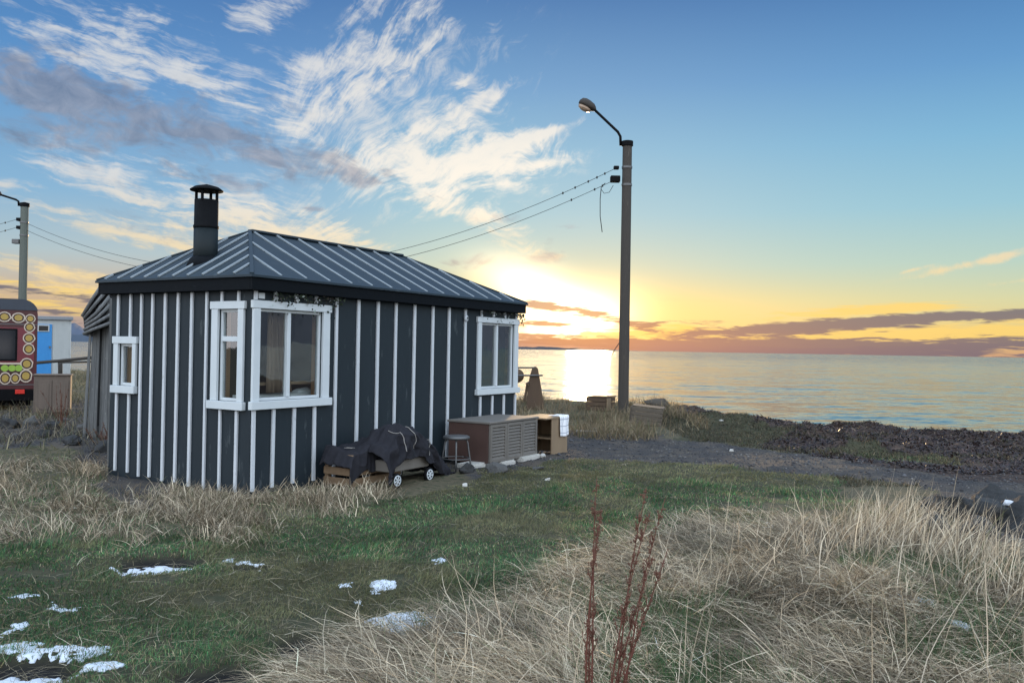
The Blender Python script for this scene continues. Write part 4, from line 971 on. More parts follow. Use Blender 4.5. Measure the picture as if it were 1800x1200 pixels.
def blanket2(u, v):
    x = 1.20 + 1.38 * u; L = 1.05; s = (v - .5) * L; h = float(prof(x)); w = .20 * np.interp(x, [1.0, 1.3, 2.0, 2.6], [.8, 1.05, 1.05, .6])
    yc = -.63; side = abs(s); sg = -1 if s > 0 else 1
    fold = (.030 * abs(math.sin(u * 11 + 1.5 * math.sin(v * 4))) + .010 * math.sin(u * 31)) * min(1, max(0, side - .1) / .15)
    if side < w: y = yc + sg * side; z = h + .014 * math.sin(u * 17 + v * 4) + .045 * crumple(x * 1.5, s * 2.4, 7.0) - .05 * (side / w) ** 3
    else:
        k = side - w; drop = min(k, max(.0, h - np.interp(x, [1.0, 1.2, 1.28, 1.34, 2.05, 2.2, 2.6], [.16, .10, .15, .28, .26, .10, .03]))) if sg < 0 else min(k, h - .1)
        y = yc + sg * (w + .05 * drop + .012) + sg * fold; z = h - .05 - drop * .96
    if side >= w: y += sg * (.02 + .045 * crumple(x * 2.4, s * .9, 9.0)); z += .03 * mnoise.noise(Vector((x * 6, s * 2, 2)))
    return (x + .02 * math.sin(v * 9) + .02 * crumple(s * 3, x, 5.0), y, max(z, .025))
b2 = cloth("wool_blanket", cloth_sheet(90, 60, blanket2), MAT["cloth"]); b2.location = kt.location; b2.rotation_euler = (0, 0, HUT_TH)
tag(b2, "dark wool blanket with pale seams draped high over the hand cart", "blanket")
for xx in (1.46, 1.66, 1.94):
    pts = []
    for k in range(13):
        v = .54 + .36 * k / 12; q = blanket2((xx - 1.20) / 1.38, v); pts.append((q[0], q[1] - .011, q[2] + .006))
    MB().tube(pts, .005, 5).build("seam", MAT["piping"], b2)
# stool
st = thing("bar_stool", "grey metal stool with round seat beside the red-brown cabinet end", "stool", hloc(2.87, -.64), HUT_TH)
MB().lathe([(.0, .40), (.165, .40), (.175, .412), (.172, .435), (.15, .445), (.0, .445)], (0, 0, 0), 28).build("seat", MAT["steel"], st, True)
for k in range(4):
    a = k * math.pi / 2 + .6; c, s = math.cos(a), math.sin(a)
    MB().tube([(.12 * c, .12 * s, .40), (.145 * c, .145 * s, .36), (.185 * c, .185 * s, .10), (.20 * c, .20 * s, -.01)], .011, 8).build("leg", MAT["steel"], st, True)
MB().tube([(.178 * math.cos(k * math.pi / 14), .178 * math.sin(k * math.pi / 14), .15) for k in range(29)], .008, 6).build("foot_ring", MAT["steel"], st, True)
# louvred cabinet
LX0, LX1, LY0, LY1, LZ0, LZ1 = 3.37, 4.66, -0.83, -0.16, 0.05, 0.58
lc = thing("louvred_cabinet", "long low brown cabinet with three louvred doors set against the cabin", "cabinet", hloc(0, 0), HUT_TH)
MB().box(LX0 + .02, LY0 + .022, LZ0, LX1, LY1, LZ1 - .001).build("body", MAT["louvre"], lc, bevel=.004)
MB().box(LX0 - .001, LY0 + .022, LZ0, LX0 + .019, LY1, LZ1 - .001).build("side_panel", MAT["mahog"], lc, bevel=.002)["label"] = "red-brown end panel"
MB().box(LX0 - .02, LY0 - .015, LZ1, LX1 + .02, LY1 + .02, LZ1 + .03).build("top", MAT["louvre"], lc, bevel=.005)
dw = (LX1 - LX0 - .02) / 3
for k in range(3):
    a = LX0 + .01 + k * dw; b = a + dw - .008; fr_ = MB(); e = .045
    fr_.box(a, LY0 - .014, LZ0 + .01, a + e, LY0 + .02, LZ1 - .01); fr_.box(b - e, LY0 - .014, LZ0 + .01, b, LY0 + .02, LZ1 - .01)
    fr_.box(a + e, LY0 - .014, LZ0 + .01, b - e, LY0 + .02, LZ0 + .05); fr_.box(a + e, LY0 - .014, LZ1 - .05, b - e, LY0 + .02, LZ1 - .01)
    d = fr_.build("louvred_door", MAT["louvre"], lc, bevel=.002); sl_ = MB(); n = 10
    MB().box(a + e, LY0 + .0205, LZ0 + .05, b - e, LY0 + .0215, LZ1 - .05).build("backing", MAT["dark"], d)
    for i in range(n):
        hgt = (LZ1 - LZ0 - .10) / n; z = LZ0 + .052 + i * hgt
        sl_.hexa([(a + e, LY0 - .012, z), (b - e, LY0 - .012, z), (b - e, LY0 - .004, z - .001), (a + e, LY0 - .004, z - .001)], [(a + e, LY0 + .011, z + hgt * .80), (b - e, LY0 + .011, z + hgt * .80), (b - e, LY0 + .019, z + hgt * .80), (a + e, LY0 + .019, z + hgt * .80)])
    sl_.build("louvre_slats", MAT["louvre"], d)
def boulder(name, p, size, m, label, group=None, seed=0, flat=0.7, cat="rock", sink=0.25, sub=4):
    bm = bmesh.new(); bmesh.ops.create_icosphere(bm, subdivisions=sub, radius=1.0); r = random.Random(seed)
    from mathutils import noise as mn
    pl = [(Vector((r.gauss(0, 1), r.gauss(0, 1), r.gauss(0, .8))).normalized(), r.uniform(.42, .8)) for _ in range(11)]
    off = Vector((r.uniform(0, 50), r.uniform(0, 50), 0))
    for v in bm.verts:
        for (nn, dd) in pl:
            k = v.co.dot(nn)
            if k > dd: v.co -= nn * (k - dd) * .92
        v.co *= 1 + .24 * mn.noise(v.co * 1.7 + off) + .10 * mn.noise(v.co * 4 + off) + .05 * mn.noise(v.co * 9 + off)
        v.co = Vector((v.co.x * size[0], v.co.y * size[1], v.co.z * size[2]))
    me = bpy.data.meshes.new(name); bm.to_mesh(me); bm.free(); me.materials.append(m)
    me.polygons.foreach_set("use_smooth", [True] * len(me.polygons))
    o = bpy.data.objects.new(name, me); col.objects.link(o); o.location = (p[0], p[1], hz(p[0], p[1]) + size[2] * (.8 - sink * 2) ); o.rotation_euler = (0, 0, r.uniform(0, 6.28))
    return tag(o, label, cat, group)
def block(x0, x1, y0, y1, h, label):
    p = hloc((x0 + x1) / 2, (y0 + y1) / 2); t = MB().box(-(x1 - x0) / 2, -(y1 - y0) / 2, -.05, (x1 - x0) / 2, (y1 - y0) / 2, h).build("stone_block", MAT["stone"], None, bevel=.02, seg=2)
    t.location = p; t.rotation_euler = (0, 0, HUT_TH + random.uniform(-.05, .05)); tag(t, label, "stone block", "pale blocks under the louvred cabinet")
block(3.62, 4.0, -.88, -.6, .062, "pale stone block under the middle door of the louvred cabinet")
block(4.12, 4.68, -.90, -.6, .062, "longest pale stone block, under the cabinet end nearest the towel")
block(3.05, 3.42, -.78, -.5, .05, "pale stone block at the red-brown cabinet end, behind the stool")
# plywood stand with towel
TX0, TX1, TY0, TY1, TH_ = 5.06, 5.56, -0.86, -0.38, 0.55
tb = thing("plywood_stand", "pale plywood box stand open on one side, next to the louvred cabinet", "stand", hloc(0, 0), HUT_TH)
MB().box(TX0, TY0, .0, TX1, TY0 + .02, TH_).build("side_panel", MAT["ply"], tb, bevel=.002)
MB().box(TX0, TY1 - .02, .0, TX1, TY1, TH_).build("side_panel", MAT["ply"], tb, bevel=.002)
MB().box(TX1 - .02, TY0 + .021, .0, TX1, TY1 - .021, TH_).build("back_panel", MAT["ply"], tb, bevel=.002)
MB().box(TX0 - .22, TY0 - .015, TH_ + .001, TX1 + .01, TY1 + .01, TH_ + .025).build("top", MAT["ply"], tb, bevel=.003)
MB().box(TX0 + .01, TY0 + .021, .24, TX1 - .021, TY1 - .021, .26).build("shelf", MAT["ply"], tb, bevel=.002)
MB().box(TX0 - .2, TY1 - .06, .0, TX0 - .15, TY1 - .01, TH_).build("leg", MAT["ply"], tb, bevel=.002)
def towel_mat():
    m, nt, p = mat("checked_towel"); uvn = nt.nodes.new("ShaderNodeAttribute"); uvn.attribute_name = "weave"
    s = nt.nodes.new("ShaderNodeSeparateXYZ"); nt.links.new(uvn.outputs["Vector"], s.inputs[0]); c = None
    for k in (0, 1):
        f = (X(nt, s.outputs[k]) * (4.0 if k == 0 else 5.0))._m("FRACT"); a = (f - .5)._m("ABSOLUTE").ss(.10, .05); c = a if c is None else c._m("MAXIMUM", a)
    nt.links.new(mixc(nt, c * .75, (.80, .81, .83), (.30, .33, .40)), p.inputs["Base Color"]); p.inputs["Roughness"].default_value = .95; p.inputs["Specular IOR Level"].default_value = .1
    return m
def towel(u, v):
    x = TX0 + .20 + .30 * u + .012 * v; L = .50; s = v * L
    if s < .20: return (x, TY0 + .18 - s, TH_ + .036 + .003 * math.sin(u * 8))
    k = s - .20; return (x + .006 * math.sin(k * 30), TY0 - .022 - .012 * math.sin(u * 11 + 1) * min(1, k * 8), TH_ + .030 - k * (1 + .06 * math.sin(u * 3)))
tmb = cloth_sheet(22, 24, towel); to = tmb.build("tea_towel", towel_mat(), None, True)
at = to.data.attributes.new("weave", "FLOAT_VECTOR", "POINT"); at.data.foreach_set("vector", np.array([(i / 22, j / 24, 0) for i in range(23) for j in range(25)], np.float32).ravel())
to.modifiers.new("thickness", "SOLIDIFY").thickness = .004; to.location = tb.location; to.rotation_euler = (0, 0, HUT_TH)
tag(to, "white checked tea towel hanging over the plywood stand", "towel")
def at_px(px, py): q = G(px, py); return q
boulder("boulder", at_px(871, 832), (.16, .13, .11), MAT["rock"], "pale rounded rock in front of the louvred cabinet's first door", None, 3)
boulder("boulder", at_px(818, 834), (.13, .11, .10), MAT["darkrock"], "brown rock under the stool's front leg", None, 4)
boulder("boulder", at_px(945, 827), (.14, .07, .045), MAT["rock"], "flat grey stone lying on bare ground in front of the cabinet", None, 5)
boulder("boulder", at_px(818, 855), (.06, .05, .03), MAT["stone"], "small white stone at the lawn edge below the stool", None, 6)
boulder("boulder", at_px(955, 806), (.10, .06, .05), MAT["stone"], "small pale stone by the foot of the plywood stand", None, 8)
boulder("boulder", at_px(963, 846), (.045, .04, .025), MAT["stone"], "tiny white pebble on the lawn edge in front of the plywood stand", None, 9)

# ------------------------------------------------------------------ weathered shed behind the cabin
sh = thing("plank_shed", "weathered grey plank shed with layered roof behind the cabin's left end", "shed", (0, 0, 0))
SY = 13.0
def sp_(px, py, dy=0.0): q = P(px, py, SY + dy); return Vector((float(q[0]), float(q[1]), float(q[2])))
wl = MB(); n = 7
for i in range(n):
    a, b = i / n, (i + 1) / n - .018
    lo0, lo1 = sp_(147 + 46 * a, 778), sp_(147 + 46 * b, 778); hi0, hi1 = sp_(161 + 36 * a, 556 - 40 * a), sp_(161 + 36 * b, 556 - 40 * b)
    th = Vector((.0, .03 + random.uniform(-.02, .02), 0)); jit = Vector((0, random.uniform(-.08, .0), 0))
    lo0.z = lo1.z = min(lo0.z, hz(lo0.x, lo0.y) - .05)
    wl.hexa([lo0 + jit, lo1 + jit, lo1 + th + jit, lo0 + th + jit], [hi0 + jit, hi1 + jit, hi1 + th + jit, hi0 + th + jit])
wl.build("front_planks", MAT["oldwood"], sh, bevel=.004)
w2 = MB()
for i in range(4):
    a = 190 + 4.5 * i; d = -2.3 + .15 * i
    lo, hi = sp_(a - 1 + random.uniform(-1, 1), 812, d), sp_(a + 3, 524, d); lo.z = hz(lo.x, lo.y) - .05; ww = Vector((.036, .0, 0)); dd = Vector((0, .04, 0))
    w2.hexa([lo, lo + ww, lo + ww + dd, lo + dd], [hi, hi + ww, hi + ww + dd, hi + dd])
w2.build("end_boards", MAT["oldwood"], sh)
# body of the shed standing back from its front planks
b0, b1_, t0, t1 = sp_(152, 775, .12), sp_(225, 775, .12), sp_(166, 560, .12), sp_(225, 500, .12); back = Vector((-.9, 4.0, 0))
for v in (b0, b1_): v.z = -.1
MB().hexa([b0, b1_, b1_ + back, b0 + back], [t0, t1, t1 + back, t0 + back]).build("wall", MAT["darkwood"], sh)
LINES = [((144.5, 556), (164, 523), (188, 488)), ((148, 560), (169, 533), (192, 505)), ((150, 567), (170, 550), (192, 522)), ((149, 573), (172, 558), (194, 536)), ((147.5, 580), (162, 572), (196, 552)), ((146.5, 587), (161, 580), (198, 566))]
for k, (p0, p1, p2) in enumerate(LINES):  # layered roof sheets, each a step lower than the last
    d = -.02 - .05 * k; pts = [sp_(*p, d) for p in (p0, p1, p2)]; r_ = MB(); r_.tube(pts, .026, 6); r_.build("sheet_edge", MAT["oldwood"], sh, True)
    low = [sp_(*p, d + .04) for p in (p0, p1, p2)]; bk = Vector((-.03, .55, .04)); dz = Vector((0, 0, -.012)); s_ = MB()
    for (p, q) in zip(low[:-1], low[1:]): s_.hexa([p + dz, q + dz, q + bk + dz, p + bk + dz], [p, q, q + bk, p + bk])
    s_.build("roof_sheet", MAT["darkwood"], sh)
tp = MB()
g_ = [sp_(*p, .06) for p in ((146, 556), (165, 523), (190, 488), (215, 488), (215, 600), (150, 590))]; bk = Vector((-.9, 4.0, 0))
tp.prism(g_, [v + bk for v in g_]); tp.build("roof", MAT["darkwood"], sh)

# ------------------------------------------------------------------ painted caravan, its end towards us
BP = G(20, 720); BY = 19.6; bx_ = float(P(-40, 700, BY)[0]); zc_ = BY / F_PX
BA = math.atan2(-bx_, BY)                  # turned so that the end faces the viewer
rz = math.radians(33)
rgt = Vector((math.cos(rz), math.sin(rz), 0)); fwd = Vector((-math.sin(rz), math.cos(rz), 0))
corner = P(64.5, 650, BY)
gz = hz(corner[0], corner[1])
bus = thing("painted_caravan", "dark red caravan with painted yellow ovals round its rear window", "caravan", (corner[0], corner[1], gz), rz)
PXM = BY / F_PX * 1.0
BW, BH, BL = 2.15, float(P(30, 527, BY)[2]) - gz, 4.6     # local: x from -BW (left) to 0 (right edge), y back, z up
def zb(py): return float(P(40, py, BY)[2]) - gz
def xb(px): return -(64.5 - px) * PXM / math.cos(math.radians(0)) * 1.0
def body_loop(y, inset=0.0):
    r = .34; z0, z1 = zb(683), BH; pts = [(-BW + inset, y, z0), (-inset, y, z0)]
    for k in range(7):
        a = k * math.pi / 12; pts.append((-inset - r + r * math.cos(a), y, z1 - inset - r + r * math.sin(a)))
    for k in range(7):
        a = math.pi / 2 + k * math.pi / 12; pts.append((-BW + inset + r + r * math.cos(a), y, z1 - inset - r + r * math.sin(a)))
    return pts
bus_red = plain("caravan_dark_red", (0.075, 0.014, 0.015), (0.045, 0.011, 0.012), 4, 0.45, wear=(.06, .03, .03))
bus_navy = plain("caravan_roof_blue", (0.035, 0.045, 0.062), (0.022, 0.028, 0.04), 4, 0.5)
bm_ = MB(); bm_.prism(body_loop(.0, .0), body_loop(BL)); bm_.build("body", bus_red, bus, bevel=0)
MB().box(-BW + .01, -.006, zb(571), -.01, -.0005, zb(569.5)).build("trim_strip", MAT["steel"], bus)
MB().box(-BW + .01, -.006, zb(676), -.01, -.0005, zb(674.5)).build("trim_strip", MAT["steel"], bus)
rl = MB(); L0 = [(x * 1.0 + (.012 if x > -BW / 2 else -.012), y, z + .012) for (x, y, z) in body_loop(-.02)]; sel = [p for p in L0 if p[2] > zb(550)]
lo_ = [(x * .98 - .02, y, z - .05) for (x, y, z) in sel]
a_ = [(x, -.02, z) for (x, y, z) in sel]; b_ = [(x, BL + .02, z) for (x, y, z) in sel]
rl.add(a_ + b_, [(i, i + 1, len(sel) + i + 1, len(sel) + i) for i in range(len(sel) - 1)] + [tuple(range(len(sel)))[::-1], tuple(range(len(sel), 2 * len(sel)))])
rl.build("roof", bus_navy, bus)
MB().box(-BW + .02, -.012, zb(640), -.06, -.001, zb(576)).build("rear_panel", plain("caravan_bright_red", (0.16, 0.022, 0.03), (0.11, .018, .024), 4, .45), bus)
rw = MB().box(xb(-60), -.03, zb(634), xb(34), -.013, zb(578)).build("rear_window", MAT["black"], bus, bevel=.008, seg=2)
MB().box(xb(-58), -.034, zb(631), xb(31), -.0305, zb(581)).build("pane", MAT["darkglass"], rw)
MB().box(-BW, -.05, zb(703), -.0, .4, zb(684)).build("bumper", MAT["black"], bus, bevel=.01)
MB().box(-BW + .1, .2, .08, -.1, BL - .2, zb(686)).build("chassis", MAT["black"], bus)
for (x, y) in ((-.32, 2.2), (-BW + .1, 2.2)): MB().lathe([(.0, -.09), (.3, -.09), (.32, -.05), (.32, .05), (.3, .09), (.0, .09)], (x, y, .30), 26, "X").build("wheel", MAT["black"], bus, True)
m_, nt_, p_ = mat("red_lens"); p_.inputs["Base Color"].default_value = (.55, .03, .02, 1); p_.inputs["Roughness"].default_value = .25
MB().box(xb(32), -.075, zb(691), xb(46.5), -.051, zb(683.5)).build("tail_light", m_, bus, bevel=.005)
yel, ring, grn, blk = (plain("painted_" + n, c, tuple(v * .7 for v in c), 9, .5) for n, c in (("ochre", (.40, .27, .06)), ("cream", (.56, .46, .36)), ("lime", (.26, .42, .05)), ("dark_brown", (.05, .02, .016))))
def oval(px, py, rx, ry, inner):
    def disc(k, y0, y1):
        n = 20; jx = [1 + .06 * math.sin(3 * i + px) for i in range(n)]
        f = lambda y: [(xb(px) + rx * k * PXM * jx[i] * math.cos(2 * math.pi * i / n), y, zb(py) + ry * k * PXM * math.sin(2 * math.pi * i / n)) for i in range(n)]
        return MB().prism(f(y0), f(y1))
    r0 = disc(1, -.018, -.0125).build("painted_oval", ring, bus); disc(.80, -.020, -.0181).build("dark_ring", blk, r0); disc(.58, -.022, -.0201).build("oval_centre", inner, r0)
for (px, py, rx, ry) in ((-8, 558, 9, 9), (14, 558, 10, 9), (35, 559, 10.5, 9), (53, 560, 8, 8), (52, 575, 8.5, 9), (51.5, 594, 9.5, 9.5), (51.5, 613, 9, 10), (49, 639, 10, 10.5), (48, 660, 10, 11.5), (32, 664, 7.5, 9.5), (17, 664, 9, 11), (0, 665, 9, 10)): oval(px, py, rx, ry, yel)
MB().box(xb(-60), -.0155, zb(655), xb(39), -.0122, zb(638)).build("green_band", blk, bus)
MB().box(xb(-60), -.0185, zb(640), xb(41), -.0157, zb(637)).build("cream_line", ring, bus)
for px in (-14, 3, 16, 27, 37):
    n = 18; f = lambda y: [(xb(px) + 5.8 * PXM * math.cos(2 * math.pi * i / n), y, zb(646.5) + 5.6 * PXM * math.sin(2 * math.pi * i / n)) for i in range(n)]
    MB().prism(f(-.019), f(-.0157)).build("painted_dot", grn, bus)

# ------------------------------------------------------------------ cupboard, rail, pale cabin
q = P(91, 716, 18.6); cb = thing("wooden_cupboard", "unpainted wooden cupboard standing outdoors beside the painted caravan", "cupboard", (q[0], q[1], hz(q[0], q[1])), math.radians(24))
cw, chh = 57 * 18.6 / F_PX, 66 * 18.6 / F_PX + .04
grw = plain("greyed_brown_wood", (0.165, 0.125, 0.10), (0.09, 0.07, 0.055), 3, .75, (4, 4, .5), .6, .006)
MB().box(-cw / 2, 0, 0, cw / 2, .5, chh).build("body", grw, cb, bevel=.006)
MB().box(-cw / 2 - .02, -.03, chh + .001, cw / 2 + .02, .52, chh + .03).build("top", grw, cb, bevel=.005)
for k in (0, 1):
    a = -cw / 2 + .03 + k * (cw / 2 - .03); d = MB().box(a + .006, -.018, .06, a + cw / 2 - .036, -.001, chh - .1).build("door", grw, cb, bevel=.004)
    MB().box(a + .06, -.026, .13, a + cw / 2 - .09, -.019, chh - .17).build("panel", grw, d, bevel=.004)
q = P(78, 650, 30); rl_ = thing("pole_barrier", "thin pole rail on a post in front of the pale hut with a blue door", "rail", (q[0], q[1], 0))
z0_ = hz(q[0], q[1])
def rb(px, py, Y): v = P(px, py, Y); return Vector((float(v[0] - q[0]), float(v[1] - q[1]), float(v[2])))
MB().tube([rb(58, 638, 27), rb(104, 634, 27), rb(165, 628, 27)], .05, 8).build("pole", MAT["polewood"], rl_, True)
MB().tube([rb(104, 637, 27.6), rb(165, 635.5, 27.6)], .03, 8).build("pole", MAT["polewood"], rl_, True)
MB().tube([rb(106, 632, 27.3), rb(106, 668, 27.3)], .07, 8).build("post", MAT["polewood"], rl_, True)
CYD = 34.0; q = P(92, 660, CYD); k_ = CYD / F_PX; rzc = math.radians(30)
hutb = thing("site_hut", "pale ribbed metal hut with bright blue door behind the caravan", "hut", (q[0], q[1], hz(q[0], q[1])), rzc)
def xc(px): return (px - 92) * k_ / .98
def zc(py): return float(P(92, py, CYD)[2]) - hutb.location.z
pale = plain("pale_grey_cladding", (.42, .44, .43), (.34, .36, .36), 3, .55)
wl = MB(); wl.box(xc(20), 0, 0, xc(119), 2.4, zc(560))
n = 18
for i in range(n):
    a = xc(92) + (xc(119) - xc(92)) * i / n; wl.box(a, -.03, .02, a + .045, -.001, zc(562))
wl.build("wall", pale, hutb)
MB().box(xc(16), -.12, zc(562) + .002, xc(122), 2.5, zc(556)).build("roof", plain("grey_roof_sheet", (.22, .24, .26), (.16, .17, .19), 3, .5), hutb, bevel=.01)
bl = plain("bright_blue_paint", (.030, .22, .50), (.022, .17, .42), 4, .45)
d = MB().box(xc(58), -.05, .03, xc(90), -.001, zc(570)).build("door", bl, hutb, bevel=.006)
MB().box(xc(86), -.10, zc(612), xc(88.5), -.051, zc(608)).build("handle", MAT["steel"], d)
MB().box(xc(68), -.08, zc(583), xc(86), -.051, zc(571)).build("window", pale, d, bevel=.004)
MB().box(xc(70), -.09, zc(581.5), xc(84), -.081, zc(573)).build("pane", MAT["dark"], d)

# ------------------------------------------------------------------ lamp posts and their wires
def lamp_post(px, ytop, Y, wpx, label, arm, head, group="lamp posts strung with wire", pm="polewood"):
    p = P(px, 650, Y); g = hz(p[0], p[1]); t = thing("street_lamp", label, "lamp post", (p[0], p[1], g), 0, group)
    r = wpx / 2 * Y / F_PX; zt = float(P(px, ytop, Y)[2]) - g
    pole = MB().tube([(0, 0, -.3), (0, 0, zt * .5), (0, 0, zt)], [r * 1.12, r * 1.04, r * .97], 12).build("pole", MAT[pm], t)
    MB().lathe([(r * 1.0, zt - .10), (r * 1.2, zt - .09), (r * 1.2, zt + .02), (.02, zt + .05)], (0, 0, 0), 16).build("cap", MAT["black"], pole, False)
    for z in (zt - .62, zt - 1.03): MB().lathe([(r * 1.04, z), (r * 1.10, z), (r * 1.10, z + .05), (r * 1.04, z + .05)], (0, 0, 0), 16).build("strap", MAT["steel"], pole)
    def L(pp): v = P(pp[0], pp[1], Y); return (float(v[0] - p[0]), 0.0, float(v[2]) - g)
    a = MB().tube([L(q_) for q_ in arm], .032, 8).build("arm", MAT["black"], t, True)
    h0, h1 = Vector(L(head[0])), Vector(L(head[1])); ax = (h1 - h0).normalized(); ln = (h1 - h0).length; hb = MB()
    prof_ = [(.035, 0), (.075, .08), (.115, .2), (.145, .5), (.148, .72), (.12, .9), (.05, 1.0)]
    upq = Vector((0, 0, 1)); sd_ = Vector((0, 1, 0)); nn_ = ax.cross(sd_).normalized()
    if nn_.z < 0: nn_ = -nn_
    vs = []; n = 16
    for (rr, u) in prof_:
        for k in range(n):
            b = 2 * math.pi * k / n; vs.append(h0 + ax * ln * u + sd_ * rr * 1.05 * math.cos(b) + nn_ * (rr * 1.0 * math.sin(b) if math.sin(b) > 0 else rr * .55 * math.sin(b)))
    fs = [(i * n + k, i * n + (k + 1) % n, (i + 1) * n + (k + 1) % n, (i + 1) * n + k) for i in range(len(prof_) - 1) for k in range(n)] + [tuple(range(n)), tuple(range((len(prof_) - 1) * n, len(prof_) * n))]
    hd = hb.add(vs, fs).build("lamp_head", MAT["headshell"], t, True)
    lens, nt, pb = mat("lamp_lens"); pb.inputs["Base Color"].default_value = (.34, .24, .17, 1); pb.inputs["Roughness"].default_value = .2
    c = h0 + ax * ln * .58 - nn_ * .055; vs = []
    for (rr, dz) in ((.125, 0), (.11, .05), (.05, .085)):
        for k in range(n):
            b = 2 * math.pi * k / n; vs.append(c + ax * rr * 1.35 * math.cos(b) + sd_ * rr * math.sin(b) - nn_ * dz)
    MB().add(vs, [(i * n + k, i * n + (k + 1) % n, (i + 1) * n + (k + 1) % n, (i + 1) * n + k) for i in range(2) for k in range(n)] + [tuple(range(2 * n, 3 * n)), tuple(range(n))[::-1]]).build("lens", lens, hd, True)
    return t, p, g, L
PYR = 20.0
lt, lp, lg, LL = lamp_post(1096.5, 250, PYR, 17, "tall dark wooden lamp post rising at the shore right of the cabin", [(1091, 256), (1090.5, 240), (1086, 232), (1046, 194)], [(1047, 194), (1018, 179)])
for (px, py, s) in ((1082, 295, .05), (1079, 315, .09)):
    z = Vector(LL((px, py))); MB().box(z.x - s * .9, -s, z.z - s * .8, z.x + s * 1.6, s, z.z + s * .8).build("bracket", MAT["black"], lt, bevel=.012)
MB().tube([LL((1064, 322)), LL((1057, 328)), LL((1055, 350)), LL((1055, 380)), LL((1058.5, 408))], .010, 5).build("loose_wire", MAT["cable"], lt, True)
MB().tube([LL((1056, 332)), LL((1062, 340)), LL((1071, 338)), LL((1078, 326))], .007, 5).build("loose_wire", MAT["cable"], lt, True)
MB().tube([LL((1089, 602)), LL((1082, 612)), LL((1071, 632)), LL((1056, 660))], .010, 5).build("loose_wire", MAT["cable"], lt, True)
PYL = 27.0
l2, lp2, lg2, LL2 = lamp_post(37, 358, PYL, 13, "thinner lamp post rising behind the painted caravan", [(33, 362), (32.5, 354), (28, 351), (0, 342)], [(2, 343), (-22, 335)], pm="palepole")
MB().box(*(lambda a: (a[0] - .12, -.1, a[2] - .08, a[0] + .1, .1, a[2] + .06))(LL2((30, 424)))).build("junction_box", MAT["steel"], l2, bevel=.01)
MB().box(*(lambda a: (a[0] - .06, -.09, a[2] - .05, a[0] + .09, .09, a[2] + .05))(LL2((34, 386)))).build("bracket", MAT["black"], l2, bevel=.01)
MB().box(*(lambda a: (a[0] - .06, -.09, a[2] - .05, a[0] + .09, .09, a[2] + .05))(LL2((34, 400)))).build("bracket", MAT["black"], l2, bevel=.01)
def wire(a, b, sag, label, beads=()):
    a, b = Vector([float(v) for v in a]), Vector([float(v) for v in b]); pts = []
    for k in range(41):
        t = k / 40; q_ = a.lerp(b, t); q_.z -= sag * 4 * t * (1 - t); pts.append(q_)
    o = MB().tube([q_ - a for q_ in pts], .0065, 5).build("overhead_wire", MAT["cable"], None, True); o.location = a
    for t in beads:
        q_ = a.lerp(b, t); q_.z -= sag * 4 * t * (1 - t); q_ -= a; MB().lathe([(.006, -.03), (.02, -.02), (.02, .02), (.006, .03)], tuple(q_), 8).build("clip", MAT["cable"], o)
    return tag(o, label, "wire", "overhead wires between the lamp posts")
wire(P(1080, 297, PYR), P(46, 392, PYL), 1.9, "upper overhead wire between the two lamp posts", (.012, .022, .033, .05, .066))
wire(P(1073, 320, PYR), P(45, 404, PYL), 1.85, "lower overhead wire between the two lamp posts", (.01, .02, .05))
wire(P(31, 385, PYL), P(-160, 398, 31), .25, "upper overhead wire leading away past the caravan", (.1, .2))
wire(P(31, 399, PYL), P(-160, 412, 31), .25, "lower overhead wire leading away past the caravan", (.1, .2))

# ------------------------------------------------------------------ shore things
wc = P(938, 715, 21.0); wg = hz(wc[0], wc[1]); wn = thing("wooden_winch", "old brown wooden winch with tapered side board and round drum behind the cabin", "winch", (wc[0], wc[1], wg))
def wp(px, py, dy=0.0): v = P(px, py, 21.0); return Vector((float(v[0] - wc[0]), dy, float(v[2]) - wg))
brn = plain("brown_winch_wood", (.10, .062, .036), (.06, .038, .024), 3, .75, (4, 4, .5), .6, .008)
out = [wp(925, 722), wp(958, 722), wp(950, 672), wp(945.5, 647), wp(942, 644.5), wp(937, 647), wp(932, 662), wp(928, 690)]
for dy in (0.0, .62): MB().prism([v + Vector((0, dy, 0)) for v in out], [v + Vector((0, dy + .07, 0)) for v in out]).build("side_board", brn, wn, bevel=.006)
MB().tube([wp(901, 659.5, -.05), wp(954, 659.5, -.05)], .022, 8).build("axle", MAT["steel"], wn, True)
MB().tube([wp(905, 646.5, .3), wp(944, 646.5, .3)], .022, 8).build("tie_bar", MAT["steel"], wn, True)
dc = wp(909, 661, .3); MB().lathe([(.02, -.04), (.17, -.04), (.175, 0), (.17, .04), (.02, .04)], tuple(dc + Vector((0, 0, 0))), 24, "Y").build("drum", brn, wn, True)
MB().bar(wp(926, 674, -.1), wp(931, 673, .5), .05, .04).build("brace", brn, wn)
MB().bar(wp(922, 705, .1), wp(927, 676, .1), .06, .06, (0, 1, 0)).build("brace", brn, wn)
bc = P(1056, 724, 20.6); bg = hz(bc[0], bc[1]); wb = thing("wooden_box", "old wooden box standing at the shore edge just left of the tall lamp post", "box", (bc[0], bc[1], bg), math.radians(-32))
hb_ = float(P(1056, 697, 20.6)[2]) - bg
for (a, b) in ((-.02, .31), (.32, .65), (.66, .99)): MB().box(-.28, -.26, hb_ * a, .26, .26, hb_ * b - .008).build("side_boards", brn, wb, bevel=.006)
MB().box(-.30, -.28, hb_ * .99, .28, .28, hb_ * .99 + .03).build("lid", brn, wb, bevel=.005)
MB().box(.262, -.24, 0, .29, -.05, hb_ * .95).build("corner_board", MAT["ply"], wb, bevel=.004)
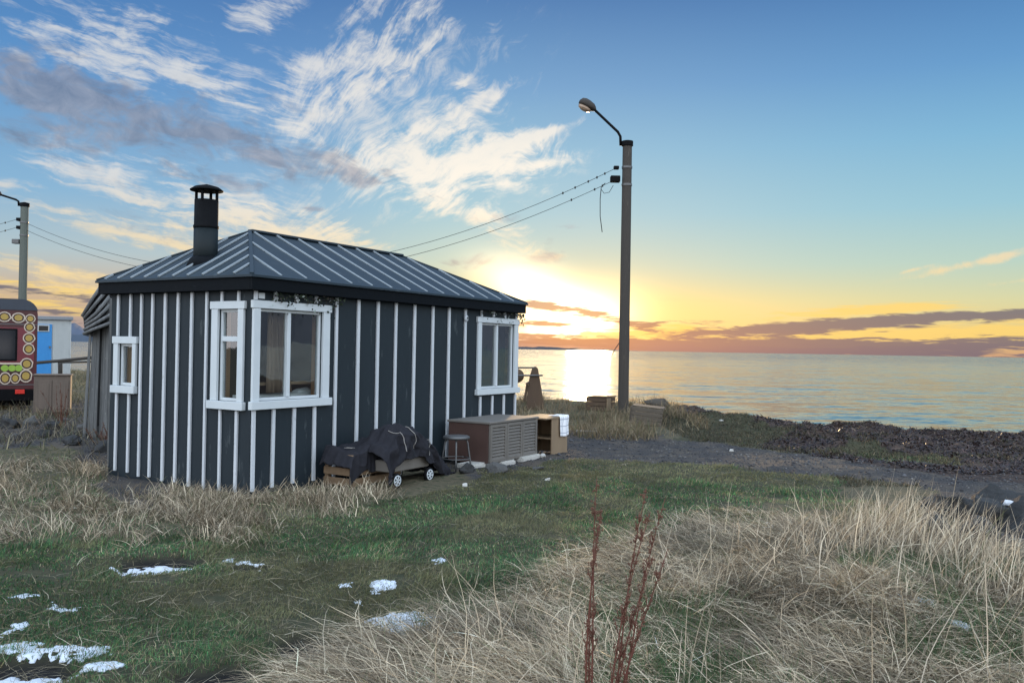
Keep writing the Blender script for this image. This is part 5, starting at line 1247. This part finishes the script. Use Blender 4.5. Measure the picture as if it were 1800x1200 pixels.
pc = P(1138, 748, 18.3); pg = hz(pc[0], pc[1]); sk = thing("slatted_crate", "overturned grey slatted crate lying in the dry grass at the tall lamp post's foot", "crate", (pc[0], pc[1], pg), math.radians(-14)); sk.rotation_euler[1] = math.radians(5)
sw = 64 * 18.3 / F_PX
grey = plain("greyed_crate_slats", (.125, .10, .075), (.07, .057, .044), 4, .8, (.6, 3, 3), .6, .008)
for k in range(4): MB().box(-sw * .44, -.32 + .012 * k, .02 + .088 * k, sw * .40, -.29 + .012 * k, .098 + .088 * k).build("slat", grey, sk, bevel=.004)
for k in range(4): MB().box(-sw * .44 - .03, -.26 + .012 * k, .02 + .088 * k, -sw * .44 - .002, .35, .098 + .088 * k).build("slat", grey, sk, bevel=.004)
for k in range(5): MB().box(-sw * .44, -.26 + .125 * k, .377, sw * .41, -.16 + .125 * k, .397).build("slat", grey, sk, bevel=.004)
for xx in (-sw * .42, sw * .34): MB().box(xx, -.26, .0, xx + .05, -.21, .374).build("corner_post", grey, sk)
def plank(px, py, Y, L, rz_, label):
    v = P(px, py, Y); o = MB().box(-L / 2, -.05, 0, L / 2, .05, .03).build("plank", MAT["stone"], None, bevel=.004); o.location = (v[0], v[1], hz(v[0], v[1]) + .015); o.rotation_euler = (0, 0, rz_); tag(o, label, "plank")
v = G(1032, 763); plank(1032, 763, v[1], .42, -.12, "pale plank lying on the track edge between the winch and the lamp post")
v = G(1062, 752); plank(1062, 752, v[1], .5, -.05, "brown-white plank lying at the grass edge below the wooden box")
boulder("boulder", P(1085, 745, 16.8), (.10, .08, .06), MAT["stone"], "small pale stone on the track edge below the tall lamp post", None, 20)
boulder("boulder", P(1160, 716, 20.6), (.55, .4, .20), plain("brown_earthy_rock", (.085, .068, .05), (.045, .037, .028), 4, .9, bmp=.9, bdist=.03), "broad low brown rock behind the overturned crate at the water's edge", None, 21)
for i, (px, py, Y, s, lb) in enumerate(((1268, 731, 18.6, .07, "small white stone on the seaweed bank nearest the overturned crate"), (1480, 752, 15.8, .08, "grey stone in the dark seaweed above the mossy turf"), (1727, 757, 15.5, .07, "white stone on the seaweed bank near the peak of the mound"), (1285, 784, 14.0, .06, "small pale stone where the track meets the mossy bank"))):
    boulder("boulder", P(px, py, Y), (s, s * .8, s * .5), MAT["stone"], lb, None, 30 + i)

# ------------------------------------------------------------------ rocks at both sides
RK = [(148, 772, .20, "grey"), (175, 778, .16, "grey"), (190, 800, .15, "dark"), (20, 748, .20, "dark"), (58, 742, .16, "grey"), (95, 752, .17, "dark"), (8, 735, .13, "grey"), (128, 795, .12, "dark"), (30, 772, .12, "grey"), (75, 775, .13, "dark"), (170, 752, .12, "dark"), (112, 738, .10, "grey")]
RL = ["largest pointed grey rock beside the plank shed's front", "grey rock between the plank shed and the cabin corner", "dark rock at the cabin's rear corner", "big dark rock below the caravan bumper", "grey rock below the caravan tail light", "dark rock below the wooden cupboard",
      "small grey rock under the caravan's rear", "small dark rock in the grass before the pointed grey rock", "low grey rock in dry grass before the caravan", "low dark rock in dry grass before the cupboard", "dark rock at the foot of the shed's leaning planks", "small grey rock beside the cupboard's open side"]
for i, ((px, py, s, k), lb) in enumerate(zip(RK, RL)):
    v = G(px, py, .05); boulder("boulder", v, (s * 1.25, s, s * .85), MAT["rock" if k == "grey" else "darkrock"], lb, "rocks between the caravan and the cabin", 50 + i)
RK = [(1640, 935, .24), (1705, 945, .2), (1745, 915, .27), (1795, 925, .28), (1690, 900, .23), (1735, 884, .20), (1788, 893, .24), (1655, 890, .17)]
RL = ["grey boulder half hidden by tall dry stalks at the track's near side", "broad grey boulder low in the dry grass, in front of the boulder pile", "boulder in the middle of the pile beside the track", "boulder at the pile's right end below the snow-topped one", "dark boulder on top of the pile at its left",
      "dark boulder at the back of the pile against the track", "dark boulder with a strip of snow on top", "smallest dark boulder at the pile's far left edge"]
for i, ((px, py, s), lb) in enumerate(zip(RK, RL)):
    v = G(px, py, .03); boulder("boulder", v, (s * 1.25, s, s * .9), MAT["darkrock"], lb, "boulders beside the track at the right", 80 + i)
q = G(1785, 890, .03)

# ------------------------------------------------------------------ snow left on the grass
SL = ["thick white bar of snow on the lawn, the largest solid patch at the left", "snow scrap at the picture's left edge below the thick white bar of snow", "streaky snow patch below the thick white bar of snow", "largest ragged snow patch in the near left corner", "ragged snow streak between the corner patch and the edge",
      "small snow scrap right of the corner patch by the dark soil", "thin greyish snow crust on dark soil before the cabin's dry grass", "small bright double snow lump on the lawn before the cabin corner", "tiny snow lump beside the bright double lump", "bright snow lump in the middle of the lawn", "faint snow scrap left of the bright mid-lawn lump",
      "slanting snow patch at the tip of the swept dry grass", "lone faint snow scrap farthest out on the open lawn", "thin snow line just above the thick white bar of snow", "faint snow trace below the bright mid-lawn lump", "small bluish snow lump sunk in the dry grass at the right", "faint snow streak in the dry grass above the bluish lump"]
def snow_patch(px, py, rx, ry, label, seed):
    c = G(px, py)[:2]; wx = abs(G(px + rx, py)[0] - c[0]) * 1.15; wy = abs(G(px, py - ry)[1] - c[1]) * 1.15
    faint = "faint" in label or "streak" in label or "thin" in label; step = max(.012, min(wx, wy) / 34)
    gx, gy = np.arange(-wx * 1.3, wx * 1.3, step), np.arange(-wy * 1.3, wy * 1.3, step); Xg, Yg = np.meshgrid(gx, gy); x, y = Xg.ravel(), Yg.ravel()
    q = (x / wx) ** 2 + (y / wy) ** 2
    f = .74 - q * .7 + (fbm((x + y * .5) * 3.2 + seed, (y - x * .3) * 5.5, seed, 5) - .5) * 3.3 + (fbm(x * 22 + seed, y * 15, seed + 3, 3) - .5) * (1.7 if faint else 1.6) - (.30 if faint else .16)
    h = np.clip(f, -.2, .8); z = height(x + c[0], y + c[1]) + .001 + (.008 if faint else .014) * h * (.7 + .6 * fbm(x * 30, y * 30, seed, 2)); k = (f > -.04).reshape(Xg.shape)
    i = np.arange(len(gx) - 1)[None] + np.arange(len(gy) - 1)[:, None] * len(gx); m_ = k[:-1, :-1] & k[1:, :-1] & k[:-1, 1:] & k[1:, 1:]; i = i[m_]
    lab = np.where(m_, np.arange(m_.size).reshape(m_.shape) + 1, 0)      # drop second large pieces, keep the main one and its crumbs
    for _ in range(600):
        p_ = np.pad(lab, 1); n_ = np.where(m_, np.maximum.reduce([p_[1:-1, 1:-1], p_[:-2, 1:-1], p_[2:, 1:-1], p_[1:-1, :-2], p_[1:-1, 2:]]), 0)
        if (n_ == lab).all(): break
        lab = n_
    ids, cnt = np.unique(lab[m_], return_counts=True); good = ids[(cnt == cnt.max()) | (cnt < .09 * cnt.max())]; i = i[np.isin(lab[m_], good)]
    q_ = np.stack([i, i + 1, i + 1 + len(gx), i + len(gx)], -1); u, inv = np.unique(q_, return_inverse=True)
    V = np.stack([x + c[0], y + c[1], z], 1)[u]; me = raw_mesh("snow_patch", V, inv.reshape(-1, 4)); me.polygons.foreach_set("use_smooth", np.ones(len(me.polygons), bool))
    o = tag(link("snow_patch", me, MAT["snow"]), label, "snow patch", "patches of old snow on the grass"); o.modifiers.new("thickness", "SOLIDIFY").thickness = .012
for i, (s, lb) in enumerate(zip(SNOW, SL)): snow_patch(*s, lb, 100 + i)
sc = MB(); v = P(1782, 884, 8.05); n = 14
for i in range(n):
    a = 2 * math.pi * i / n; sc.v.append((.085 * math.cos(a) * (1 + .3 * math.sin(3 * a)), .03 * math.sin(a) * (1 + .3 * math.cos(2 * a)), -.02))
for i in range(n):
    a = 2 * math.pi * i / n; sc.v.append((.07 * math.cos(a) * (1 + .2 * math.sin(3 * a)), .03 * math.sin(a), .02 - .012 * math.cos(a)))
sc.f = [(i, (i + 1) % n, n + (i + 1) % n, n + i) for i in range(n)] + [tuple(range(n, 2 * n)), tuple(range(n))[::-1]]
o = sc.build("snow_patch", MAT["snow"], None, True); o.location = (v[0], v[1], v[2]); tag(o, "strip of snow lying on a dark boulder beside the track", "snow patch", "patches of old snow on the grass")

# ------------------------------------------------------------------ dead dock stems close to the camera
def dock(px, py, Y, H, lean, label, n, seed, twigs=26, group="dead red-brown dock plants", spread=1.0):
    """px,py: where the top of the main stem is seen, at distance Y"""
    r = random.Random(seed); t = P(px, py, Y); bx0, by0 = t[0] - lean * H, Y; g = hz(bx0, by0)
    root = thing("dead_dock_plant", label, "plant", (bx0, by0, g), 0, group); H = float(t[2]) - g
    for s in range(n):
        top = Vector((lean * H + r.gauss(0, .028) * spread * (s > 0), r.gauss(0, .04) * spread * (s > 0), H * (1 if s == 0 else r.uniform(.62, .95)))); b0_ = Vector((r.gauss(0, .018) * spread ** .5, r.gauss(0, .018) * spread ** .5, -.03)); pts = []
        for k in range(11):
            u = k / 10; q_ = b0_.lerp(top, u); q_.x += .018 * math.sin(u * 5 + s) * u - lean * H * .25 * math.sin(u * math.pi) ; q_.y += .012 * math.sin(u * 4 + 2 * s) * u; pts.append(q_)
        stem_mb = MB().tube(pts, [.0056 * (1 - .84 * k / 10) for k in range(11)], 6)
        tw = stem_mb; sd_m = MB()
        for k in range(twigs):
            u = r.uniform(.16, .99); i = min(9, int(u * 10)); p0_ = pts[i].lerp(pts[i + 1], u * 10 - i); a = r.uniform(0, 6.28); L = r.uniform(.03, .12) * (1.15 - u)
            e_ = p0_ + Vector((math.cos(a) * L * .35, math.sin(a) * L * .35, L)); tw.tube([p0_, p0_.lerp(e_, .5) + Vector((math.cos(a), math.sin(a), 0)) * L * .1, e_], [.0018, .0014, .0007], 4)
            for _ in range(7):
                q_ = p0_.lerp(e_, r.uniform(.1, 1)) + Vector((r.gauss(0, .004), r.gauss(0, .004), 0)); z_ = r.uniform(.0018, .004); sd_m.add([q_ + Vector(w_) * z_ for w_ in ((1, 0, 0), (0, 1, 0), (-1, 0, 0), (0, -1, 0), (0, 0, 1.3), (0, 0, -1.3))], [(0, 1, 4), (1, 2, 4), (2, 3, 4), (3, 0, 4), (1, 0, 5), (2, 1, 5), (3, 2, 5), (0, 3, 5)])
        stem = tw.build("stem", MAT["bark"], root, True); sd_m.build("seed_heads", MAT["seed"], stem)  # seed heads set along the twigs, no leaves
dock(1058, 838, 2.75, 1.2, .03, "upright dead dock plant with red stems close to the camera", 3, 1, 34)
dock(1143, 855, 2.7, 1.15, .12, "dead dock plant leaning right with branching red tops, close to the camera", 4, 2, 40)
dock(1176, 872, 2.85, 1.1, .15, "thinnest dead dock plant, rightmost of the leaning red stems", 1, 3, 40)
dock(108, 672, 15.8, .8, -.02, "dark dead dock clump in front of the wooden cupboard", 9, 5, 26, spread=5.0)
dock(183, 742, 12.2, .6, .0, "dark dead dock clump at the foot of the plank shed beside the cabin", 7, 8, 22, spread=4.0)
